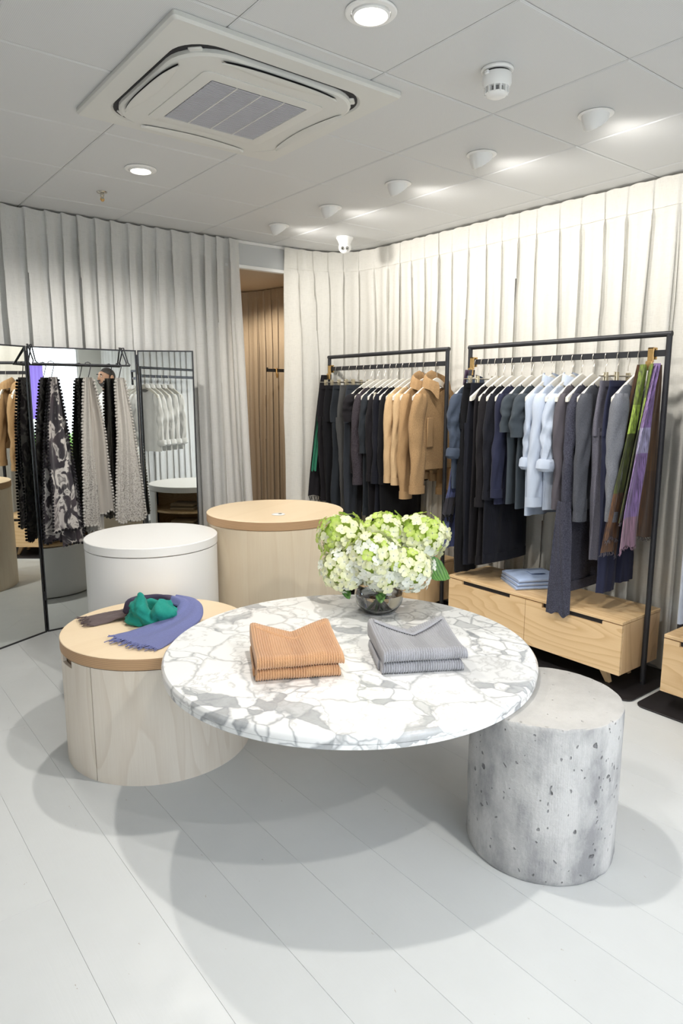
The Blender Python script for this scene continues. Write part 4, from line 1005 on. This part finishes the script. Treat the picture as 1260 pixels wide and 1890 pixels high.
m, (up, d) = ribbon([at(.075, .075, .060), at(.150, .035, .055), at(.158, -.045, .030), at(.105, -.13, .012), at(.040, -.22, .004), at(-.005, -.288, .003)], lambda u: lerp(.034, .132, min(1, u*1.05)), 4, lambda u: .030*math.exp(-(u/.5)**2)+.006, across=30)
p = part('violet_blue_end', m, W_blue, hp, ang=80)
fm = MB(); 
for j in range(0, 29): fringe(fm, up[j]+Vector((0, 0, .001)), up[j+1]+Vector((0, 0, .001)), 2, .036, .0019, j, Vector((d.x, d.y, -.03)))
fm.v = [(x, y, max(.0018, z)) for x, y, z in fm.v]; f = part('fringe', fm, W_blue, p); f['kind'] = 'stuff'
m, (up, d) = ribbon([at(-.075, .045, .035), at(-.14, .055, .018), at(-.22, .03, .008), at(-.295, -.015, .003)], lambda u: lerp(.040, .070, u), 9, lambda u: .014*(1-u)+.006, folds=3)
p = part('brown_grey_end', m, W_brown, hp, ang=80)
fm = MB()
for j in range(0, 21): fringe(fm, up[j]+Vector((0, 0, .001)), up[j+1]+Vector((0, 0, .001)), 2, .032, .0017, j+40, Vector((d.x, d.y, -.03)))
fm.v = [(x, y, max(.0018, z)) for x, y, z in fm.v]; f = part('fringe', fm, W_brown, p); f['kind'] = 'stuff'
# ---------------------------------------------------------------- folded jeans on the drawer unit
t = NT('light_denim'); o = t.co(); f = t.noise(t.co((1, 6, 1)), 150, 3, .7)
t.set(Base_Color=t.mix(f, (.30, .40, .62), (.46, .56, .76)), Roughness=.85); t.bump(f, .4, .001); M_denim = t.m
for k in range(3):
    D = MB(); rings = []; Wj, Dj = .30-.008*k, .27-.006*k
    for i in range(17):
        u = i/16; x = -Wj/2+Wj*u; e = min(1, min(u, 1-u)/.08); h = .021*(.72+.28*e); R_ = []
        for j in range(7): a = -PI/2+PI*j/6; R_.append((x, -Dj/2+h/2-h/2*math.cos(a), h/2+h/2*math.sin(a)))
        for j in range(1, 9):
            v = j/9; R_.append((x, -Dj/2+h/2+(Dj-h)*v, h+(.012*math.sin(PI*v)*math.sin(PI*u)+.003*n1(u*5+v*4, k) if k == 2 else .001)))
        for j in range(5): a = PI/2-PI*j/4; R_.append((x, Dj/2-h/2+h/2*math.cos(a), h/2+h/2*math.sin(a)))
        rings.append(R_)
    D.loft(rings)
    o = thing('folded_jeans', ['bottom', 'middle', 'top'][k]+' pair of folded light blue jeans on the drawer unit', 'jeans', (3.475, 2.515, .3965+.0222*k), PI/2+1.02+.03*k, 'folded jeans on the drawer unit')
    part('denim_fold', D, M_denim, o, ang=60)
    if k == 2: part('pocket_flap', MB().box((-.06, -.02, .034), (.03, .06, .0365), .001, 0, RX(.03)), M_denim, o)
# ---------------------------------------------------------------- vase with hydrangeas
VX, VY, VZ = 1.972, 2.241, .5905
va = thing('glass_vase', 'round clear glass bowl vase on the marble table', 'vase', (VX, VY, VZ))
t = NT('clear_glass'); t.set(Base_Color=(.95, .96, .95, 1), Roughness=0.0); t.b.inputs['Transmission Weight'].default_value = 1; t.b.inputs['IOR'].default_value = 1.45; M_vg = t.m
t = NT('water'); t.set(Base_Color=(.90, .93, .93, 1), Roughness=0.0); t.b.inputs['Transmission Weight'].default_value = 1; t.b.inputs['IOR'].default_value = 1.33; M_water = t.m
out = [(.0005, 0), (.055, 0), (.082, .012), (.104, .045), (.111, .080), (.107, .112), (.100, .130)]
inn = [(.097, .130), (.104, .112), (.108, .080), (.101, .047), (.079, .017), (.054, .008), (.0005, .008)]
part('bowl', MB().lathe(out+inn, 64), M_vg, va, ang=60)
part('water', MB().lathe([(.0005, .0082), (.0538, .0084), (.0786, .0174), (.1004, .0474), (.1074, .078), (.1070, .088), (.0005, .088)], 48), M_water, va, ang=30)
M_stem, M_stemb = plain('green_stem', (.16, .30, .05), .6, var=.3, vs=60), plain('brown_stem', (.10, .065, .03), .7, var=.3, vs=60)
FM = []
for nm, a, b in (('petal_lime', (.50, .66, .12), (.72, .80, .32)), ('petal_cream', (.80, .82, .52), (.88, .88, .70)), ('petal_white', (.83, .86, .78), (.90, .92, .88)), ('petal_green', (.36, .54, .07), (.60, .74, .24))):
    t = NT(nm); o = t.co(); v = t.n('ShaderNodeVectorMath', operation='LENGTH'); t.put(v.inputs[0], o)
    f = t.ramp(t.math('MULTIPLY', v.outputs[1], 38.0), [(.15, 1), (.9, 0)]); c = t.mix(f, a, b)
    t.set(Base_Color=c, Roughness=.6); t.b.inputs['Subsurface Weight'].default_value = 0
    tl = t.n('ShaderNodeBsdfTranslucent', i_0=c); mx = t.n('ShaderNodeMixShader', i_0=.3); t.t.links.new(t.b.outputs[0], mx.inputs[1]); t.t.links.new(tl.outputs[0], mx.inputs[2]); t.t.links.new(mx.outputs[0], t.out.inputs[0])
    FM.append(t.m)
M_eye = plain('floret_eye', (.35, .45, .55), .5)
def floret(seed):
    m = MB()
    for k in range(4):
        a = k*PI/2+.2*n1(k+seed, seed); s = .0255*(1+.12*n1(k*3+seed, 2)); V = []
        for (u, w) in ((.06, .05), (.35, .40), (.68, .50), (.95, .28), (1.02, 0), (.95, -.28), (.68, -.50), (.35, -.40), (.06, -.05)):
            V.append((u*s, w*s, (.10*u*u+.30*abs(w)*u+.10*n1(u*5+w*7+seed+k, 4))*s*.9))
        V.append((.55*s, 0, .02*s+.10*s*n1(seed+k, 9)))
        m.add(V, [(i, i+1, 9) for i in range(8)]+[(8, 0, 9)], 0, RZ(a))
    m.lathe([(.0016, .0), (.0022, .001), (.0005, .003)], 6, m=1)
    return m
FLM = [floret(s).mesh('floret', [FM[s % 4], M_eye], True, 80) for s in range(12)]
def leaf(m, L_, w_, M):
    rows = []
    for i in range(9):
        u = i/8; ww = w_*math.sin(PI*min(1, u*.93+.07))**.8*(1-.25*u)*(1+.05*(i % 2)); rows.append([(L_*u, ww*v, -.20*L_*u*u+.10*abs(v)*w_+.004*math.sin(9*u+3*v)) for v in (-1, -.66, -.33, 0, .33, .66, 1)])
    return m.grid(rows, 0, M)
t = NT('leaf_green'); o = t.co(); f = t.n('ShaderNodeTexWave', i_Vector=o, i_Scale=22.0, i_Distortion=3.0).outputs[1]
t.set(Base_Color=t.mix(f, (.045, .14, .03), (.12, .26, .06)), Roughness=.45); t.bump(f, .5, .002); M_leaf = t.m
HEADS = [(-.165, .05, .335, .112, 'upper left'), (.025, .06, .345, .108, 'upper middle'), (.190, .03, .340, .112, 'upper right'), (-.155, -.045, .215, .108, 'lower left'), (-.030, -.095, .275, .118, 'front centre'), (.120, -.075, .220, .108, 'lower right'), (.005, -.120, .195, .072, 'lowest, against the vase rim'), (.05, .15, .29, .10, 'rear')]
for hi, (u, w, z, r, nm) in enumerate(HEADS):
    hc = rt*u+fw_*w+Vector((0, 0, z)); hy = thing('hydrangea', nm[0].lower()+nm[1:]+' green-white hydrangea head in the glass vase', 'flower', (VX, VY, VZ), 0, 'hydrangeas in the vase')
    foot = -(rt*u+fw_*w).normalized()*.045+Vector((0, 0, .018)); mid = (rt*u+fw_*w).normalized()*.055+Vector((0, 0, .135))
    part('stem', MB().tube([foot, foot.lerp(mid, .5), mid, hc-Vector((0, 0, r*.5))], [.0045, .0048, .0045, .004], 8), M_stem if hi % 3 else M_stemb, hy)
    core = MB(); core.lathe([(.0005+r*.80*math.sin(PI*i/8), r*.70*math.cos(PI*i/8)) for i in range(9)], 14, M=T(*hc)); part('flower_core', core, plain('core_green', (.30, .42, .06), .8), hy)
    n = int(70*(r/.1)**2); rng = random.Random(hi+5)
    for k in range(n):
        zz = 1-2*(k+.5)/n; ph = k*2.39996; d = Vector((math.sqrt(1-zz*zz)*math.cos(ph), math.sqrt(1-zz*zz)*math.sin(ph), zz)); d.z *= .88
        d2 = (d+Vector((rng.uniform(-.25, .25), rng.uniform(-.25, .25), rng.uniform(-.25, .25)))).normalized()
        col = rng.random()*.9+.30*d.z+(.08 if hi < 3 else -.28)
        vi = 3 if col > 1.05 else 0 if col > .62 else 1 if col > .12 else 2
        mesh_ = FLM[vi+4*rng.randrange(3)]
        fo = link('floret', mesh_, hy, hc+d*r*(.95+rng.uniform(-.10, .16)))
        fo.rotation_euler = (d2.to_track_quat('Z', 'Y') @ Matrix.Rotation(rng.uniform(0, 6.28), 3, 'Z').to_quaternion()).to_euler(); s = rng.uniform(.85, 1.15); fo.scale = (s, s, s)
    if hi in (2, 6, 3):
        a, L_ = {2: (-.35, .15), 6: (-1.6, .06), 3: (3.6, .05)}[hi]
        base = hc+(Vector((0, 0, -r*.95)) if hi != 2 else rt*.02+Vector((0, 0, -.085)))
        if hi == 2: base = rt*.165+fw_*-.02+Vector((0, 0, .235))
        yaw = math.atan2(rt.y, rt.x)+a*.4 if hi == 2 else math.atan2(-fw_.y, -fw_.x)+a*.1
        lf = leaf(MB(), L_*1.12, L_*.44, T(*base) @ RZ(yaw) @ RY(.35) @ RX(.75 if hi == 2 else .2)); part('leaf', lf, M_leaf, hy, ang=80)
# ---------------------------------------------------------------- cubicle rail and hook
cb_ = thing('cubicle_rail', 'short dark wall rail inside the changing cubicle', 'rail', (3.28, 5.25, 1.772))
part('rail_bar', MB().box((0, -.008, -.016), (.36, .008, .012), .002).box((0, -.010, -.016), (.006, .010, .022)), M_black, cb_, False)
hk = tag(part('coat_hook', MB().tube([(0, -.010, .012), (0, -.014, 0), (0, -.016, -.045), (-.006, -.034, -.062), (-.012, -.046, -.045), (-.012, -.046, -.030)], .0075, 10).box((-.014, -.018, .010), (.014, .012, .016), .002), M_brass, None), 'brass coat hook on the cubicle rail', 'hook'); hk.location = (3.37, 5.25, 1.772)
# ---------------------------------------------------------------- shop window display behind the camera (seen in the mirror)
pw = thing('window_banner', 'purple window banner with hanging clothes print, seen in mirror', 'banner', (2.72, YF-.045+.09, 0))
t = NT('purple_print'); o = t.co(); s = t.n('ShaderNodeSeparateXYZ', i_0=o).outputs
w = t.n('ShaderNodeTexWave', i_Vector=o, i_Scale=6.0, i_Distortion=1.2).outputs[1]
t.set(Base_Color=t.mix(w, (.40, .30, .68), (.62, .54, .88)), Roughness=.6)
tl = t.n('ShaderNodeBsdfTranslucent', i_0=(.52, .42, .82, 1)); mx = t.n('ShaderNodeMixShader', i_0=.6); t.t.links.new(t.b.outputs[0], mx.inputs[1]); t.t.links.new(tl.outputs[0], mx.inputs[2]); t.t.links.new(mx.outputs[0], t.out.inputs[0])
part('banner_sheet', MB().box((-.42, 0, 1.20), (.16, .003, 1.98)), t.m, pw, False)
part('banner_rod', MB().tube([(-.44, 0, 1.985), (.18, 0, 1.985)], .008, 8), M_black, pw)
part('banner_cord', MB().tube([(-.40, 0, 1.99), (-.40, 0, 2.40)], .002, 5).tube([(.14, 0, 1.99), (.14, 0, 2.40)], .002, 5), M_black, pw)
gm_ = plain('lawn', (.16, .34, .05), .9, var=.5, vs=20)
lw = MB(); rng = random.Random(2)
for i in range(7000):
    x, y = rng.uniform(-2, 9), rng.uniform(-15, -7.5); h = rng.uniform(.15, .45); a = rng.uniform(0, PI)
    lw.add([(x-.03*math.cos(a), y-.03*math.sin(a), -.05), (x+.03*math.cos(a), y+.03*math.sin(a), -.05), (x+rng.uniform(-.06, .06), y+rng.uniform(-.06, .06), h)], [(0, 1, 2)])
lo = part('grass', lw, gm_, None, False); tag(lo, 'bright green grass outside the shop window, seen in mirror', 'grass'); lo['kind'] = 'stuff'
# ---------------------------------------------------------------- man browsing by the edge rack (seen in the mirror)
def skin(name, chain, mt, parent=None, root=0, sub=2):
    V = [c_[0] for c_ in chain['v']]; me = bpy.data.meshes.new(name); me.from_pydata(V, chain['e'], []); ob = bpy.data.objects.new(name, me); C.objects.link(ob)
    ob.modifiers.new('s', 'SKIN'); 
    for i, c_ in enumerate(chain['v']):
        sv_ = me.skin_vertices[0].data[i]; sv_.radius = c_[1] if isinstance(c_[1], tuple) else (c_[1], c_[1]); sv_.use_root = i == root
    sb = ob.modifiers.new('b', 'SUBSURF'); sb.levels = sb.render_levels = sub
    dg = bpy.context.evaluated_depsgraph_get(); me2 = bpy.data.meshes.new_from_object(ob.evaluated_get(dg)); bpy.data.objects.remove(ob)
    me2.materials.clear(); me2.materials.append(mt); me2.polygons.foreach_set('use_smooth', [True]*len(me2.polygons))
    return link(name, me2, parent)
M_skin = plain('skin', (.52, .31, .21), .55, var=.08, vs=20); M_hair = plain('dark_hair', (.035, .030, .028), .6, var=.5, vs=60, bump=.6, bs=150)
# local frame: the man faces +x; z up
V_, E_ = [], []
def nd(p, r, par=None):
    V_.append((p, r)); i = len(V_)-1
    if par is not None: E_.append((par, i))
    return i
pel = nd((0, 0, 1.00), (.150, .110)); bel = nd((.01, 0, 1.14), (.140, .105), pel); chs = nd((.0, 0, 1.34), (.165, .115), bel); upc = nd((-.01, 0, 1.48), (.150, .090), chs)
nk = nd((.0, 0, 1.575), .060, upc); nk2 = nd((.02, 0, 1.63), .056, nk); hd1 = nd((.035, 0, 1.70), (.076, .092), nk2); hd2 = nd((.03, 0, 1.775), (.083, .103), hd1); hd3 = nd((.02, 0, 1.825), (.066, .085), hd2)
for s in (-1, 1):
    sh_ = nd((-.01, s*.165, 1.49), .066, upc); e1 = nd((.0, s*.225, 1.36), .052, sh_); el = nd((.01, s*.255, 1.19), .043, e1); wr = nd((.07, s*.250, .96), .028, el)
    pm_ = nd((.085, s*.248, .90), (.020, .036), wr)
    for k, (dx, ln) in enumerate(((-.030, .070), (-.010, .082), (.010, .078), (.028, .062))):
        f1 = nd((.085+dx, s*.247, .865), .0095, pm_); f2 = nd((.092+dx, s*.240, .865-ln*.55), .0088, f1); nd((.088+dx, s*.228, .865-ln), .0078, f2)
    t1 = nd((.118, s*.240, .900), .0105, pm_); t2 = nd((.132, s*.228, .872), .0095, t1); nd((.134, s*.220, .848), .0085, t2)
    hp_ = nd((0, s*.095, .92), (.095, .085), pel); kn = nd((.015, s*.105, .51), .058, hp_); an = nd((-.02, s*.110, .10), .040, kn); ft = nd((.05, s*.115, .045), (.038, .034), an); nd((.16, s*.12, .030), (.036, .022), ft)
man = skin('person', {'v': V_, 'e': E_}, M_skin)
tag(man, 'bearded man with dark hair beside the white shirts, seen in mirror', 'person'); man.location = (2.955, .945, 0); man.rotation_euler = (0, 0, PI-.25)
def sph_part(name, c, r, mt, cut=None, n=20):
    m = MB(); rings = []
    for i in range(n+1):
        th_ = PI*i/n
        if cut and not cut[0] <= th_ <= cut[1]: continue
        rings.append([(c[0]+r[0]*math.sin(th_)*math.cos(2*PI*j/24), c[1]+r[1]*math.sin(th_)*math.sin(2*PI*j/24), c[2]+r[2]*math.cos(th_)) for j in range(24)])
    return part(name, m.loft(rings, (False, False)), mt, man, ang=80)
def cap_part(name, c, r, lo, hi, mt):      # shell between two polar limits that vary round the head (0 = face side)
    rings = []
    for i in range(11):
        ring = []
        for j in range(28):
            a = 2*PI*j/28; th_ = lerp(lo(a), hi(a), i/10); w_ = 1+.02*n1(j*.9+i*.7, 4)
            ring.append((c[0]+r[0]*w_*math.sin(th_)*math.cos(a), c[1]+r[1]*w_*math.sin(th_)*math.sin(a), c[2]+r[2]*w_*math.cos(th_)))
        rings.append(ring)
    return part(name, MB().loft(rings, (False, False)), mt, man, ang=80)
cap_part('hair', (.010, 0, 1.762), (.099, .090, .105), lambda a: .001, lambda a: 1.55-.50*max(0, math.cos(a))**.7+.75*max(0, -math.cos(a)), M_hair)
cap_part('beard', (.030, 0, 1.712), (.093, .081, .090), lambda a: 1.55+.42*max(0, math.cos(a))**3 if math.cos(a) > -.25 else 2.9, lambda a: 3.05, M_hair)
sph_part('moustache', (.128, 0, 1.709), (.014, .032, .008), M_hair)
part('nose', MB().loft([[(.112, -.006, 1.775), (.112, .006, 1.775), (.122, 0, 1.775)], [(.118, -.012, 1.745), (.118, .012, 1.745), (.142, 0, 1.742)], [(.118, -.015, 1.726), (.118, .015, 1.726), (.146, 0, 1.726)], [(.116, -.010, 1.718), (.116, .010, 1.718), (.130, 0, 1.718)]]), M_skin, man, ang=80)
for s in (-1, 1):
    sph_part('eye', (.112, s*.034, 1.763), (.009, .013, .0065), plain('eye_white', (.7, .68, .65), .3)); sph_part('pupil', (.1185, s*.034, 1.763), (.004, .0055, .0055), M_dark)
    sph_part('eyebrow', (.118, s*.036, 1.785), (.010, .022, .006), M_hair); sph_part('ear', (.005, s*.097, 1.745), (.022, .010, .034), M_skin)
sh = [ell(z, cx, 0, hx, hy, 36, 2.3) for z, cx, hx, hy in ((.90, .0, .145, .185), (1.05, .005, .140, .180), (1.2, .005, .142, .185), (1.36, .0, .148, .205), (1.46, -.01, .130, .215), (1.515, -.01, .106, .200), (1.555, -.008, .086, .130), (1.585, 0, .068, .075))]
part('shirt', MB().loft(sh, (False, False)), cloth('white_shirt', (.75, .76, .78)), man, ang=80)
for s in (-1, 1):
    part('shirt_sleeve', MB().tube([(-.01, s*.075, 1.505), (-.01, s*.135, 1.495), (-.008, s*.185, 1.465), (.0, s*.225, 1.36), (.010, s*.255, 1.19), (.06, s*.252, 1.0)], [.062, .078, .080, .068, .056, .044], 16), cloth('dark_sleeve', (.045, .030, .030)), man, ang=80)
    part('trouser_leg', MB().tube([(0, s*.085, 1.0), (.0, s*.098, .90), (.015, s*.105, .51), (-.015, s*.110, .12), (-.01, s*.11, .05)], [.108, .108, .078, .066, .068], 18), cloth('dark_trousers', (.03, .032, .045)), man, ang=80)
    part('shoe', MB().loft([[(x, s*.117+w_*math.cos(2*PI*j/16), max(.001, h_*.5+h_*.52*math.sin(2*PI*j/16))) for j in range(16)] for x, w_, h_ in ((-.075, .022, .06), (-.06, .040, .085), (.0, .045, .10), (.08, .048, .075), (.16, .046, .055), (.20, .020, .035))]), plain('shoe_leather', (.03, .022, .018), .5), man, ang=60)
part('waistcoat', MB().loft([[(x-.012, y*1.06, z) for x, y, z in r] for r in [ell(z, cx-.02, 0, hx+.006, hy+.004, 36, 2.3) for z, cx, hx, hy in ((.92, .0, .150, .190), (1.2, .005, .150, .19), (1.36, .0, .152, .21), (1.47, -.02, .125, .215), (1.53, -.03, .09, .17))]], (False, False)), cloth('brown_waistcoat', (.05, .028, .025)), man, ang=80)
# scale the man to the height the mirror shows
man.scale = (1.0, 1.0, 1.005)
